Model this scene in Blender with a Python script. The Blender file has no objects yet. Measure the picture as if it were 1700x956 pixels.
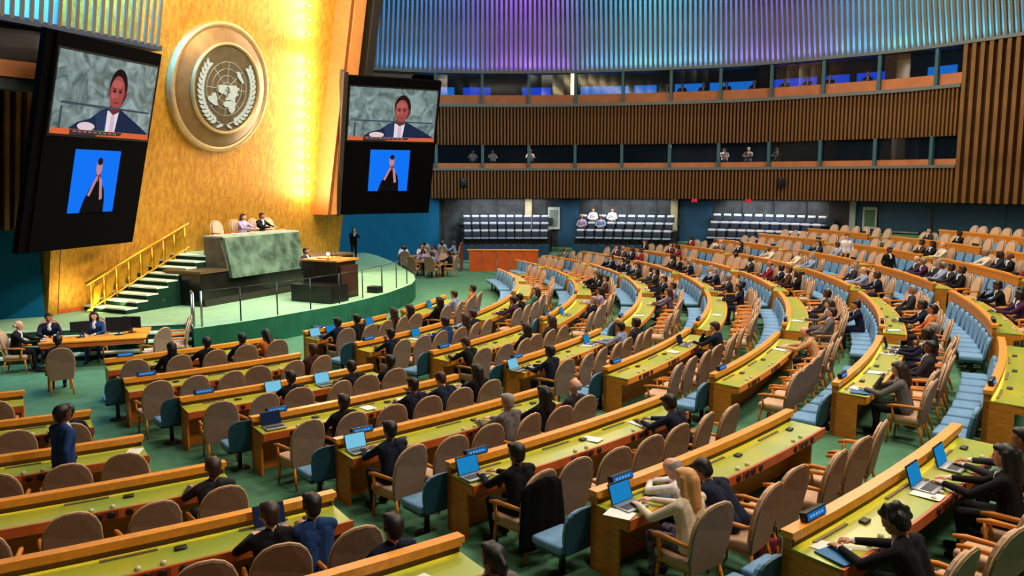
import bpy, bmesh, math, random
from math import sin, cos, pi, radians as R, degrees, hypot, atan2, sqrt
from mathutils import Vector, Matrix
random.seed(7)
scene = bpy.context.scene
COL = scene.collection
# ------------------------------------------------------------------ camera
cam = bpy.data.cameras.new('camera'); cam.sensor_width = 36.0
cam.lens = 36.0 * 1350 / 1700; cam.clip_end = 300
camo = bpy.data.objects.new('camera', cam); COL.objects.link(camo)
camo.location = (0, 0, 4.82); camo.rotation_euler = (R(90 - 7.511), 0, 0)
scene.camera = camo
# ------------------------------------------------------------------ world, big lamps, exposure
w = bpy.data.worlds.new('hall_air'); scene.world = w; w.use_nodes = True
w.node_tree.nodes['Background'].inputs[0].default_value = (1.0, .86, .70, 1)
w.node_tree.nodes['Background'].inputs[1].default_value = .05
vs = scene.view_settings
vs.view_transform = 'Standard'; vs.look = 'None'; vs.exposure = 0.0; vs.gamma = 1.0; vs.use_curve_mapping = False
def area(name, loc, rot, size, power, color, sy=None, spread=180):
    l = bpy.data.lights.new(name, 'AREA'); l.energy = power; l.color = color; l.size = size
    l.shape = 'RECTANGLE'; l.size_y = sy or size; l.spread = R(spread)
    o = bpy.data.objects.new(name, l); COL.objects.link(o); o.location = loc; o.rotation_euler = rot
    return o
def spot(name, loc, target, power, color, angle=60, blend=.6, rad=.3):
    l = bpy.data.lights.new(name, 'SPOT'); l.energy = power; l.color = color; l.spot_size = R(angle); l.spot_blend = blend
    l.shadow_soft_size = rad
    o = bpy.data.objects.new(name, l); COL.objects.link(o); o.location = loc
    o.rotation_euler = (Vector(target) - Vector(loc)).to_track_quat('-Z', 'Y').to_euler()
    return o
WARM = (1, .86, .68)
# ceiling lamps of the hall (rows of downlights high over the seats)
for (x, y, p) in ((-3, 16, .6), (7, 14, 1.15), (2, 27, 1.0), (12, 25, 1.3), (5, 38, .9), (16, 36, 1.0), (1, 5, .28), (9, 5, 1.25)):
    area('ceiling_downlight', (x, y, 15.5), (0, 0, 0), 3.2, 1270 * p, WARM)
spot('stage_spotlight', (4, 22, 14), (-9.0, 28.5, 1.5), 6800, (1, .95, .86), 34)
spot('stage_spotlight', (-1, 16, 14), (-10.5, 24, .8), 7500, (1, 1, .90), 40)
spot('stage_spotlight', (3, 30, 14), (-5.5, 31, .8), 7000, (1, 1, .90), 45)

# ------------------------------------------------------------------ materials
def lin(c):
    return tuple(((v/255)/12.92 if v/255 <= .04045 else ((v/255+.055)/1.055)**2.4) for v in c) + (1,)
MATS = {}
def mat(name, c, rough=.6, metal=0.0, var=.12, scale=8, spec=.4, bump=0, emit=0, stretch=(1, 1, 1), c2=None, coat=0):
    if name in MATS: return MATS[name]
    m = bpy.data.materials.new(name); m.use_nodes = True
    nt = m.node_tree; b = nt.nodes['Principled BSDF']
    b.inputs['Roughness'].default_value = rough; b.inputs['Metallic'].default_value = metal
    b.inputs['Specular IOR Level'].default_value = spec
    if coat: b.inputs['Coat Weight'].default_value = coat; b.inputs['Coat Roughness'].default_value = .25
    col = lin(c); col2 = lin(c2) if c2 else tuple(v * (1 - var * 2.2) for v in col[:3]) + (1,)
    if emit:
        b.inputs['Emission Color'].default_value = col; b.inputs['Emission Strength'].default_value = emit
        b.inputs['Base Color'].default_value = (.004, .004, .004, 1); b.inputs['Specular IOR Level'].default_value = .0; b.inputs['Roughness'].default_value = 1
    elif var or c2:
        tc = nt.nodes.new('ShaderNodeTexCoord'); mp = nt.nodes.new('ShaderNodeMapping'); mp.inputs['Scale'].default_value = stretch
        n = nt.nodes.new('ShaderNodeTexNoise'); n.inputs['Scale'].default_value = scale; n.inputs['Detail'].default_value = 5
        rp = nt.nodes.new('ShaderNodeValToRGB'); rp.color_ramp.elements[0].position = .32; rp.color_ramp.elements[1].position = .68
        rp.color_ramp.elements[0].color = col2; rp.color_ramp.elements[1].color = col
        nt.links.new(tc.outputs['Object'], mp.inputs[0]); nt.links.new(mp.outputs[0], n.inputs['Vector'])
        nt.links.new(n.outputs['Fac'], rp.inputs[0]); nt.links.new(rp.outputs[0], b.inputs['Base Color'])
        if bump:
            bp = nt.nodes.new('ShaderNodeBump'); bp.inputs['Strength'].default_value = bump; bp.inputs['Distance'].default_value = .02
            nt.links.new(n.outputs['Fac'], bp.inputs['Height']); nt.links.new(bp.outputs[0], b.inputs['Normal'])
    else:
        b.inputs['Base Color'].default_value = col
    MATS[name] = m
    return m
M = dict(
    carpet=mat('green_carpet', (84, 130, 100), .95, 0, .10, 3.0, .1),
    stage_carpet=mat('stage_carpet', (138, 176, 140), .95, 0, .06, 2.0, .1),
    fascia=mat('stage_fascia', (24, 88, 62), .8, 0, .15, 2, .2),
    nosing=mat('step_nosing', (205, 222, 206), .6, 0, .05, 6),
    riser=mat('step_riser', (20, 52, 38), .9, 0, .1, 4, .1),
    oak=mat('honey_oak', (216, 132, 38), .42, 0, .16, 5, .4, 0, 0, (1, 1, 8)),
    oak_rail=mat('oak_rail', (238, 154, 52), .38, 0, .10, 4, .45, 0, 0, (3, 3, 3)),
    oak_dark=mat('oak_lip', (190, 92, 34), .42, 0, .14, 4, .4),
    leather=mat('green_leather', (176, 170, 44), .32, 0, .10, 1.2, .55, 0, 0, (1, 1, 1), (138, 160, 62)),
    tan=mat('tan_upholstery', (198, 162, 134), .85, 0, .06, 20, .2),
    tan_back=mat('taupe_back', (148, 122, 102), .85, 0, .07, 12, .2),
    trim=mat('tan_piping', (206, 172, 132), .6, 0, .06, 12),
    blue_seat=mat('blue_upholstery', (112, 152, 190), .8, 0, .06, 14, .2),
    blue_back=mat('teal_shell', (28, 74, 92), .55, 0, .08, 6, .4),
    steel=mat('dark_steel', (46, 58, 54), .4, .6, .05, 8),
    black=mat('black_plastic', (14, 15, 18), .45, 0, .0),
    blackm=mat('matte_black', (6, 6, 7), .9, 0, .0, 1, .03),
    rostrum=mat('dark_marble', (26, 24, 18), .25, 0, .25, 3, .5, 0, 0, (1, 1, 1), (12, 14, 12)),
    marble=mat('green_marble', (100, 124, 104), .3, 0, .2, 2.6, .5, 0, 0, (1, 1, 1), (46, 64, 52)),
    lectern=mat('black_brown_stone', (40, 22, 16), .3, 0, .25, 3, .5),
    bluewall=mat('blue_wall', (6, 92, 132), .85, 0, .06, 1.2, .15),
    slat=mat('walnut_slat', (126, 86, 40), .55, 0, .22, 2.5, .3, 0, 0, (1, 1, .3)),
    slat_up=mat('grey_walnut_slat', (132, 116, 102), .55, 0, .15, 2.5, .3, 0, 0, (1, 1, .3)),
    slat_back=mat('slat_backing', (62, 36, 18), .9, 0, .1, 3, .1),
    up_back=mat('upper_backing', (150, 156, 168), .9, 0, .08, .6, .1),
    teal=mat('teal_mullion', (52, 92, 100), .5, .2, .05, 6),
    sill=mat('orange_sill', (186, 112, 66), .6, 0, .10, 1.5),
    ledge=mat('grey_ledge', (98, 104, 100), .5, .2, .06, 4),
    door=mat('deep_blue_door', (8, 58, 84), .5, 0, .06, 2),
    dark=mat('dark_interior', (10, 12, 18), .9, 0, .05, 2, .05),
    white=mat('white_paper', (226, 226, 222), .8, 0, .0),
    chrome=mat('brushed_chrome', (170, 176, 176), .3, .9, .0),
    goldrail=mat('gold_leaf_rail', (214, 160, 40), .35, .75, .1, 6),
    skinp=None)
def glass_mat(name, c, alpha):
    m = bpy.data.materials.new(name); m.use_nodes = True; b = m.node_tree.nodes['Principled BSDF']
    b.inputs['Base Color'].default_value = lin(c); b.inputs['Roughness'].default_value = .08
    b.inputs['Alpha'].default_value = alpha
    return m
M['glass'] = glass_mat('booth_glass', (20, 34, 48), .28)
M['rail_glass'] = glass_mat('rail_glass', (120, 170, 150), .12)
def gold_wall_mat():
    m = bpy.data.materials.new('gold_leaf'); m.use_nodes = True; nt = m.node_tree; b = nt.nodes['Principled BSDF']
    tc = nt.nodes.new('ShaderNodeTexCoord'); mp = nt.nodes.new('ShaderNodeMapping'); mp.inputs['Scale'].default_value = (1, 1, .42)
    n = nt.nodes.new('ShaderNodeTexNoise'); n.inputs['Scale'].default_value = 7; n.inputs['Detail'].default_value = 8; n.inputs['Roughness'].default_value = .75
    rp = nt.nodes.new('ShaderNodeValToRGB'); e = rp.color_ramp.elements
    e[0].position = .36; e[0].color = lin((176, 116, 30)); e[1].position = .64; e[1].color = lin((222, 166, 60))
    bp = nt.nodes.new('ShaderNodeBump'); bp.inputs['Strength'].default_value = .5; bp.inputs['Distance'].default_value = .05
    nt.links.new(tc.outputs['Object'], mp.inputs[0]); nt.links.new(mp.outputs[0], n.inputs['Vector']); nt.links.new(n.outputs['Fac'], rp.inputs[0])
    nt.links.new(rp.outputs[0], b.inputs['Base Color']); nt.links.new(n.outputs['Fac'], bp.inputs['Height']); nt.links.new(bp.outputs[0], b.inputs['Normal'])
    b.inputs['Metallic'].default_value = .55; b.inputs['Roughness'].default_value = .5
    return m
M['gold'] = gold_wall_mat()

# ------------------------------------------------------------------ mesh helpers
class MB:
    """collects vertices and faces in world or local space; build() links them as ONE mesh object"""
    def __init__(s): s.v = []; s.f = []; s.m = []; s.sm = []
    def add(s, vs_, fs, mi=0, smooth=False):
        o = len(s.v); s.v += [tuple(p) for p in vs_]; s.f += [[i + o for i in f] for f in fs]
        s.m += [mi] * len(fs); s.sm += [smooth] * len(fs); return s
    def hexa(s, p, mi=0):
        return s.add(p, [(0, 3, 2, 1), (4, 5, 6, 7), (0, 1, 5, 4), (1, 2, 6, 5), (2, 3, 7, 6), (3, 0, 4, 7)], mi)
    def box(s, c, d, mat4=None, mi=0, bev=0):
        x, y, z = d[0]/2, d[1]/2, d[2]/2
        if bev:
            bm = bmesh.new(); bmesh.ops.create_cube(bm, size=1)
            for v in bm.verts: v.co = Vector((v.co.x*d[0], v.co.y*d[1], v.co.z*d[2]))
            bmesh.ops.bevel(bm, geom=bm.edges[:], offset=bev, segments=2, profile=.6, affect='EDGES')
            bm.verts.index_update()
            p = [v.co.copy() for v in bm.verts]; fs = [[v.index for v in f.verts] for f in bm.faces]; bm.free()
            if mat4: p = [mat4 @ q for q in p]
            return s.add([q + Vector(c) for q in p], fs, mi, True)
        p = [Vector(q) for q in ((-x,-y,-z),(x,-y,-z),(x,y,-z),(-x,y,-z),(-x,-y,z),(x,-y,z),(x,y,z),(-x,y,z))]
        if mat4: p = [mat4 @ q for q in p]
        return s.hexa([q + Vector(c) for q in p], mi)
    def tube(s, pts, r, n=8, mi=0, cap=True):
        pts = [Vector(p) for p in pts]; rr = r if isinstance(r, (list, tuple)) else [r] * len(pts)
        vv, ff = [], []
        for i, p in enumerate(pts):
            t = (pts[min(i+1, len(pts)-1)] - pts[max(i-1, 0)]).normalized()
            a = t.cross(Vector((0, 0, 1))); a = a.normalized() if a.length > 1e-3 else Vector((1, 0, 0)); b = t.cross(a)
            vv += [p + (a * cos(2*pi*k/n) + b * sin(2*pi*k/n)) * rr[i] for k in range(n)]
        for i in range(len(pts)-1):
            for k in range(n): ff.append((i*n+k, i*n+(k+1) % n, (i+1)*n+(k+1) % n, (i+1)*n+k))
        if cap: ff += [tuple(range(n))[::-1], tuple(range((len(pts)-1)*n, len(pts)*n))]
        return s.add(vv, ff, mi, True)
    def lathe(s, prof, n=24, c=(0, 0, 0), mi=0):
        vv = [(c[0] + r*cos(2*pi*k/n), c[1] + r*sin(2*pi*k/n), c[2] + z) for r, z in prof for k in range(n)]
        ff = [(i*n+k, i*n+(k+1) % n, (i+1)*n+(k+1) % n, (i+1)*n+k) for i in range(len(prof)-1) for k in range(n)]
        ff += [tuple(range(n))[::-1], tuple(range((len(prof)-1)*n, len(prof)*n))]
        return s.add(vv, ff, mi, True)
    def prism(s, poly, depth, f=lambda x, y, z: (x, y, z), mi=0):
        """2D outline (counter-clockwise) extruded 0..depth, mapped by f"""
        n = len(poly); vv = [f(x, y, 0) for x, y in poly] + [f(x, y, depth) for x, y in poly]
        return s.add(vv, [tuple(range(n))[::-1], tuple(range(n, 2*n))] + [(i, (i+1) % n, n+(i+1) % n, n+i) for i in range(n)], mi)
    def arc(s, c, r0, r1, z0, z1, t0, t1, n=12, mi=0, z0b=None, z1b=None):
        """a curved bar about c: radii r0..r1, heights z0..z1 (z?b at r1), angles in degrees"""
        z0b = z0 if z0b is None else z0b; z1b = z1 if z1b is None else z1b
        vv = []
        for i in range(n+1):
            a = R(t0 + (t1-t0)*i/n); ca, sa = cos(a), sin(a)
            vv += [(c[0]+r0*ca, c[1]+r0*sa, z0), (c[0]+r1*ca, c[1]+r1*sa, z0b), (c[0]+r1*ca, c[1]+r1*sa, z1b), (c[0]+r0*ca, c[1]+r0*sa, z1)]
        ff = [(3, 2, 1, 0), (4*n, 4*n+1, 4*n+2, 4*n+3)]
        for i in range(n):
            for k in range(4): ff.append((4*i+k, 4*i+(k+1) % 4, 4*i+4+(k+1) % 4, 4*i+4+k))
        return s.add(vv, ff, mi)
    def mesh(s, name, mats, origin=(0, 0, 0)):
        me = bpy.data.meshes.new(name); o = Vector(origin)
        me.from_pydata([tuple(Vector(v) - o) for v in s.v], [], s.f)
        for m_ in (mats if isinstance(mats, (list, tuple)) else [mats]): me.materials.append(m_)
        me.polygons.foreach_set('material_index', s.m); me.polygons.foreach_set('use_smooth', s.sm)
        me.update(); return me
    def build(s, name, mats, parent=None, origin=None):
        """origin: world base point of the thing (when parent is given the mesh is stored relative to the parent)"""
        org = origin if origin is not None else (parent.location if parent else (0, 0, 0))
        o = bpy.data.objects.new(name, s.mesh(name, mats, org)); COL.objects.link(o)
        if parent: o.parent = parent
        else: o.location = org
        return o
def fix_normals(o):
    bm = bmesh.new(); bm.from_mesh(o.data); bmesh.ops.recalc_face_normals(bm, faces=bm.faces); bm.to_mesh(o.data); bm.free(); return o
def place(name, me, parent=None, loc=(0, 0, 0), rz=0):
    o = bpy.data.objects.new(name, me); COL.objects.link(o); o.location = loc; o.rotation_euler = (0, 0, rz)
    if parent: o.parent = parent
    return o
def empty(name, loc=(0, 0, 0), rz=0):
    o = bpy.data.objects.new(name, None); COL.objects.link(o); o.location = loc; o.rotation_euler = (0, 0, rz); o.empty_display_size = .1
    return o
def tag(o, label, cat, group=None):
    o['label'] = label; o['category'] = cat
    if group: o['group'] = group
    return o
def struct(o): o['kind'] = 'structure'; return o
def copy_tree(o, parent=None):
    c = o.copy(); COL.objects.link(c); c.parent = parent
    for ch in o.children: copy_tree(ch, c)
    return c
ORD = ['', 'first', 'second', 'third', 'fourth', 'fifth', 'sixth', 'seventh', 'eighth', 'ninth', 'tenth', 'eleventh', 'twelfth', 'thirteenth', 'fourteenth', 'fifteenth', 'sixteenth', 'seventeenth', 'eighteenth', 'nineteenth', 'twentieth']

# ------------------------------------------------------------------ the plan of the hall
CX, CY = -18.13, 30.90          # centre that the desk arcs share
R0, PITCH = 18.32, 2.219
def rk(k): return R0 + PITCH * k
def zk(k):
    if k <= 0: return 0.0
    if k <= 6: return .00366*k + .0224*k*k
    return .8284 + (k-6) * .29
def pol(r, t, z=0): return Vector((CX + r*cos(R(t)), CY + r*sin(R(t)), z))
AX = R(-26); U = Vector((cos(AX), sin(AX), 0)); V = Vector((-sin(AX), cos(AX), 0))
U0, V0 = -20.5, 22.1
def st(a, b, z=0): return U*(U0+a) + V*(V0+b) + Vector((0, 0, z))   # stage frame: a towards the seats, b along the rostrum
SZ = .75                                                            # stage level
# ================================================================== SETTING
def ring_floor():
    b = MB(); n = 72; T0, T1 = -135, 80
    levels = [(0.0, rk(1)-.1, 0.0)] + [(rk(k)-.1, rk(k+1)-.1, zk(k)) for k in range(1, 17)]
    ang = [T0 + (T1-T0)*i/n for i in range(n+1)]
    def ring(r, z): return [tuple(pol(r, a, z)) for a in ang]
    prev = None
    for r0, r1, z in levels:
        a, c = ring(max(r0, .01), z), ring(r1, z)
        b.add(a + c, [(i, n+1+i, n+2+i, i+1) for i in range(n)])
        if prev is not None: b.add(ring(r0, prev) + a, [(i, n+1+i, n+2+i, i+1) for i in range(n)])
        prev = z
    return b.build('floor', M['carpet'])
struct(ring_floor())

# ---- stage platform with its curved front
edge = [tuple(pol(r, t)[:2]) for r, t in ((12.7, -43), (12.75, -38), (12.8, -33), (12.85, -28), (13.0, -23), (13.2, -18), (13.4, -12), (13.65, -6), (13.9, 0), (14.2, 5))]
edge += [(-4.02, 33.6), (-4.3, 35.4), (-5.1, 38), (-6.2, 41.5), (-7.4, 44.5), (-9, 47.5), (-14, 49), (-20, 40), (-24, 28), (-22, 19.0), (-13.9, 21.75), (-9.35, 23.3)]
sb = MB(); n = len(edge)
sb.add([(x, y, 0) for x, y in edge] + [(x, y, SZ) for x, y in edge], [(i, (i+1) % n, n+(i+1) % n, n+i) for i in range(n)], 0)
sb.add([(x, y, SZ) for x, y in edge], [tuple(range(n))], 1)
stage = struct(sb.build('floor_stage', [M['fascia'], M['stage_carpet']]))
# front steps of the stage (three treads on the near side)
P0, P1 = Vector((-9.30, 23.3, 0)), Vector((-20.0, 19.66, 0)); dv = (P1-P0).normalized(); nv = Vector((-dv.y, dv.x, 0))
for i in range(3):
    z1 = SZ - .19*(i+1); t = MB()
    a, c = P0 + nv*(.30*i), P0 + nv*(.30*(i+1)); L = 11.2
    t.hexa([(q.x, q.y, 0) for q in (a, c, c+dv*L, a+dv*L)] + [(q.x, q.y, z1-.05) for q in (a, c, c+dv*L, a+dv*L)], 0)
    c2 = c + nv*.02
    t.hexa([(q.x, q.y, z1-.05) for q in (a, c2, c2+dv*L, a+dv*L)] + [(q.x, q.y, z1) for q in (a, c2, c2+dv*L, a+dv*L)], 1)
    o = t.build('tread', [M['riser'], M['nosing']], stage); fix_normals(o)
nz = MB(); c = P0 + nv*.03; nz.hexa([(q.x, q.y, SZ-.05) for q in (P0, c, c+dv*11, P0+dv*11)] + [(q.x, q.y, SZ+.004) for q in (P0, c, c+dv*11, P0+dv*11)])
fix_normals(nz.build('nosing', M['nosing'], stage))

# ---- gold leaf wall, leaning out over the stage
LEAN = math.tan(R(10))
def G(b, h, d=0): return st(-2.9 + h*LEAN + d, b, SZ + h)
B0, B1, HT = -6.1, 7.6, 17.5
gold = MB().hexa([G(B0, 0, -.5), G(B1, 0, -.5), G(B1, 0, 0), G(B0, 0, 0), G(B0, HT, -.5), G(B1, HT, -.5), G(B1, HT, 0), G(B0, HT, 0)]).build('wall_gold', M['gold'])
struct(fix_normals(gold))
def gbox(name, b0, b1, h0, h1, d0, d1, m, parent=gold):
    o = MB().hexa([G(b0, h0, d0), G(b1, h0, d0), G(b1, h0, d1), G(b0, h0, d1), G(b0, h1, d0), G(b1, h1, d0), G(b1, h1, d1), G(b0, h1, d1)]).build(name, m, parent)
    return fix_normals(o)
gbox('skirting', B0, -1.6, 0, .14, 0, .03, M['oak_dark'])
gbox('edge_strip', B0-.32, B0-.02, 0, 17, -.5, .12, M['gold'])
gbox('edge_seam', B0-.02, B0+.06, 0, 17, 0, .05, mat('brown_seam', (72, 38, 14), .6))
M['amber'] = mat('amber_oak', (236, 156, 84), .5, 0, .06, 2)
gbox('pilaster', 5.68, 6.42, 2.64, 17, .35, .85, M['amber'])
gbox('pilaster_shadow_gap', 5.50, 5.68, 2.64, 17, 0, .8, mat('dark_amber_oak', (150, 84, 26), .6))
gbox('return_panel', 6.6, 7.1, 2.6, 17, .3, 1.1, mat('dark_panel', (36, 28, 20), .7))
# cove lamps: a column of small bulbs on a thin bar that stands off the gold leaf before the pilaster
bulb_m = mat('lamp_bulb', (255, 226, 160), emit=10)
for i in range(20):
    h = 3.5 + i*.52; bb = 4.86 - (h-3.5)*.15
    if 9.1 < h < 9.7: continue
    MB().lathe([(.001, -.05), (.035, -.04), (.05, 0), (.035, .04), (.001, .05)], 8, tuple(G(bb, h, .16))).build('bulb', bulb_m, gold)
    l = bpy.data.lights.new('cove_lamp', 'POINT'); l.energy = 90; l.color = (1, .88, .66); l.shadow_soft_size = .08
    lo = bpy.data.objects.new('cove_lamp', l); COL.objects.link(lo); lo.location = G(bb - .02, h, .42)
area('gold_wall_wash', tuple(st(5.2, -.5, 14.5)), (0, 0, 0), 1.2, 1500, (1, .78, .40), 7).rotation_euler = (G(-.4, 6.5) - st(5.2, -.5, 14.5)).to_track_quat('-Z', 'Y').to_euler()
area('gold_wall_uplight', tuple(st(-1.6, -4.6, .9)), (0, 0, 0), 2.2, 120, (1, .82, .36), .5).rotation_euler = (G(-4.2, 2.5) - st(-1.6, -4.6, .9)).to_track_quat('-Z', 'Y').to_euler()

# ---- emblem on the gold wall
EB, EH, ER = -.3, 7.32, 2.26
def E(x, y, d): return G(EB + x, EH + y*cos(R(10)), 0) + (U*cos(R(10)) - Vector((0, 0, sin(R(10)))))*d + U*0
def ering(prof, n=64):
    b = MB(); vv = []; 
    for r, d in prof: vv += [tuple(E(r*cos(2*pi*k/n), r*sin(2*pi*k/n), d)) for k in range(n)]
    ff = [(i*n+k, i*n+(k+1) % n, (i+1)*n+(k+1) % n, (i+1)*n+k) for i in range(len(prof)-1) for k in range(n)]
    return b.add(vv, ff, 0, True)
emb = empty('wall_emblem', tuple(E(0, 0, 0)))
tag(emb, 'huge round bronze emblem with olive wreath and world map on gold wall', 'emblem')
bronze = mat('bronze_ring', (150, 116, 76), .45, .5, .12, 3)
bronze_l = mat('pale_bronze', (206, 176, 128), .4, .5, .08, 4)
silver = mat('silver_blue_relief', (186, 204, 222), .45, .1, .05, 6)
fix_normals(ering([(ER, .0), (ER, .16), (ER-.05, .22), (ER-.15, .22), (ER-.2, .18)]).build('outer_rim', bronze_l, emb))
fix_normals(ering([(ER-.2, .18), (ER-.26, .21), (1.56, .36)]).build('broad_band', bronze, emb))
fix_normals(ering([(1.58, .34), (1.57, .44), (1.51, .46), (1.47, .42), (1.46, .36)]).build('inner_rim', bronze_l, emb))
fix_normals(ering([(1.47, .38), (.7, .38), (.001, .38)]).build('field', mat('grey_bronze_field', (118, 104, 84), .5, .4, .15, 3), emb))
MX, MY, MS = .0, -.06, .92      # map centre and radius on the disc
for r in (.25, .5, .75, 1.0):
    fix_normals(ering([(MS*r-.006, .382), (MS*r-.006, .392), (MS*r+.006, .392), (MS*r+.006, .382)], 48).build('parallel_line', silver, emb))
for k in range(4):
    a = pi*k/4; b = MB(); w_ = .008; dx, dy = cos(a)*MS, sin(a)*MS; px, py = -sin(a)*w_, cos(a)*w_
    b.hexa([E(-dx-px, -dy-py, .382), E(dx-px, dy-py, .382), E(dx+px, dy+py, .382), E(-dx+px, -dy+py, .382), E(-dx-px, -dy-py, .392), E(dx-px, dy-py, .392), E(dx+px, dy+py, .392), E(-dx+px, -dy+py, .392)])
    fix_normals(b.build('meridian_line', silver, emb))
LAND = dict(
    north_america=[(-168, 66), (-140, 70), (-95, 72), (-80, 68), (-60, 55), (-66, 45), (-75, 37), (-81, 26), (-97, 24), (-105, 20), (-115, 31), (-124, 42), (-132, 55), (-155, 58)],
    greenland=[(-55, 70), (-45, 60), (-25, 70), (-25, 82), (-55, 82)],
    south_america=[(-78, 8), (-60, 9), (-50, 0), (-36, -7), (-42, -22), (-55, -35), (-66, -50), (-73, -50), (-71, -25), (-80, -4)],
    eurasia=[(-9, 38), (-8, 44), (0, 49), (8, 55), (12, 66), (25, 71), (60, 70), (95, 77), (140, 73), (178, 67), (160, 60), (140, 54), (128, 40), (121, 28), (108, 18), (103, 2), (97, 17), (88, 22), (79, 8), (72, 20), (60, 25), (52, 14), (43, 14), (35, 30), (28, 38), (18, 40), (10, 43), (0, 40)],
    africa=[(-16, 22), (-6, 35), (11, 36), (32, 31), (43, 12), (50, 11), (40, -8), (34, -25), (20, -34), (12, -18), (9, 3), (-8, 5), (-17, 13)],
    australia=[(114, -23), (130, -12), (142, -11), (152, -26), (147, -38), (130, -32), (116, -35)])
for nm, ll in LAND.items():
    pts = []
    for i, (lo, la) in enumerate(ll):
        lo2, la2 = ll[(i+1) % len(ll)]
        for q in range(3):
            f = q/3; a = R(lo + (lo2-lo)*f - 90); rr = MS*(90-(la+(la2-la)*f))/140
            pts.append((rr*cos(a), rr*sin(a)))
    b = MB().prism(pts, .05, lambda x, y, z: tuple(E(MX+x, MY+y, .382+z)))
    fix_normals(b.build('continent', silver, emb))['label'] = nm.replace('_', ' ') + ' in silver relief'
def leaf(cx, cy, ang, L, w_, d):
    o = [(0, 0), (L*.35, -w_), (L*.75, -w_*.7), (L, 0), (L*.75, w_*.7), (L*.35, w_)]
    return MB().prism([(cx + x*cos(ang) - y*sin(ang), cy + x*sin(ang) + y*cos(ang)) for x, y in o], .05, lambda x, y, z: tuple(E(x, y, d+z)))
for s in (-1, 1):
    stem = [(s*.10, -1.30)] + [(s*1.18*sin(R(t)), -1.20*cos(R(t))) for t in range(12, 128, 8)]
    b = MB().tube([E(x, y, .40) for x, y in stem], .016, 6); b.build('olive_stem', silver, emb)
    for i in range(2, len(stem)):
        x, y = stem[i]; ta = atan2(stem[i][1]-stem[i-1][1], stem[i][0]-stem[i-1][0])
        for sd in (-1, 1): fix_normals(leaf(x, y, ta + sd*.55, .27, .062, .382).build('olive_leaf', silver, emb))
    fix_normals(leaf(s*.06, -1.22, R(-90) + s*1.15, .34, .05, .382).build('olive_leaf', silver, emb))

# ---- side walls: curves, slats, booths
class Curve:
    def __init__(s, pts, fine=8):
        P = [Vector((x, y, 0)) for x, y in pts]; q = []
        for i in range(len(P)-1):
            p0, p1, p2, p3 = P[max(i-1, 0)], P[i], P[i+1], P[min(i+2, len(P)-1)]
            for k in range(fine):
                t = k/fine
                q.append(.5*((2*p1) + (-p0+p2)*t + (2*p0-5*p1+4*p2-p3)*t*t + (-p0+3*p1-3*p2+p3)*t**3))
        q.append(P[-1]); s.p = q; s.s = [0]
        for i in range(1, len(q)): s.s.append(s.s[-1] + (q[i]-q[i-1]).length)
        s.len = s.s[-1]
    def at(s, d):
        d = min(max(d, 0), s.len)
        for i in range(1, len(s.p)):
            if d <= s.s[i] or i == len(s.p)-1:
                f = (d - s.s[i-1]) / max(1e-9, s.s[i]-s.s[i-1]); t = (s.p[i]-s.p[i-1]).normalized()
                return s.p[i-1].lerp(s.p[i], f), t
    def near(s, x, y):
        q = Vector((x, y, 0)); return min(((p-q).length, d) for p, d in zip(s.p, s.s))[1]
def ribbon(cv, d0, d1, z0, z1, off0, off1, lean=0, n=40, side=1):
    """a curved slab between two offsets behind the curve (positive = away from the hall)"""
    b = MB(); vv = []
    for i in range(n+1):
        p, t = cv.at(d0 + (d1-d0)*i/n); nn = Vector((-t.y, t.x, 0))*side
        for (o_, z) in ((off0, z0), (off1, z0), (off1, z1), (off0, z1)):
            q = p + nn*(o_ - (z-z0)*lean); vv.append((q.x, q.y, z))
    ff = [(3, 2, 1, 0), (4*n, 4*n+1, 4*n+2, 4*n+3)]
    for i in range(n):
        for k in range(4): ff.append((4*i+k, 4*i+(k+1) % 4, 4*i+4+(k+1) % 4, 4*i+4+k))
    return b.add(vv, ff)
def slats(cv, d0, d1, z0, z1, pitch, wid, dep, m, parent, lean=0, side=1, off=0):
    h = z1-z0; la = lean*h
    me = MB().hexa([(-wid/2, 0, 0), (wid/2, 0, 0), (wid/2, dep, 0), (-wid/2, dep, 0), (-wid/2, -la, h), (wid/2, -la, h), (wid/2, dep-la, h), (-wid/2, dep-la, h)]).mesh('slat', m)
    k = int((d1-d0)/pitch)
    for i in range(k+1):
        p, t = cv.at(d0 + i*pitch); nn = Vector((-t.y, t.x, 0))*side
        place('slat', me, parent, (p.x + nn.x*off, p.y + nn.y*off, z0), atan2(nn.y, nn.x) - pi/2)
WC = Curve([(-13.5, 45.5), (-10.5, 48.0), (-7.5, 49.6), (-4.2, 50.6), (0, 50.9), (3.65, 50.6), (8.9, 49.3), (13.7, 47.4), (17.6, 44.5), (19.95, 42.4), (21.6, 40.05), (23.04, 37.7), (25.2, 33.5), (27, 28)])
sA, sB, sE = WC.near(-5.5, 50.3), WC.near(21.6, 40.05), WC.len
UL = math.tan(R(13))
def curved(name, m, d0, d1, z0, z1, o0, o1, lean=0, parent=None, n=40, cv=WC, side=1):
    o = fix_normals(ribbon(cv, d0, d1, z0, z1, o0, o1, lean, n, side).build(name, m, parent))
    return o if parent else struct(o)
wall_up = curved('wall_upper', M['up_back'], 0, sE, 11.45, 21, 1.0, 1.2, UL)
slats(WC, 0, sE, 11.35, 20.5, .29, .125, .16, M['slat_up'], wall_up, UL)
curved('ledge', M['ledge'], 0, sE, 11.3, 11.45, -.05, 1.2, 0, wall_up)
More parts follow.
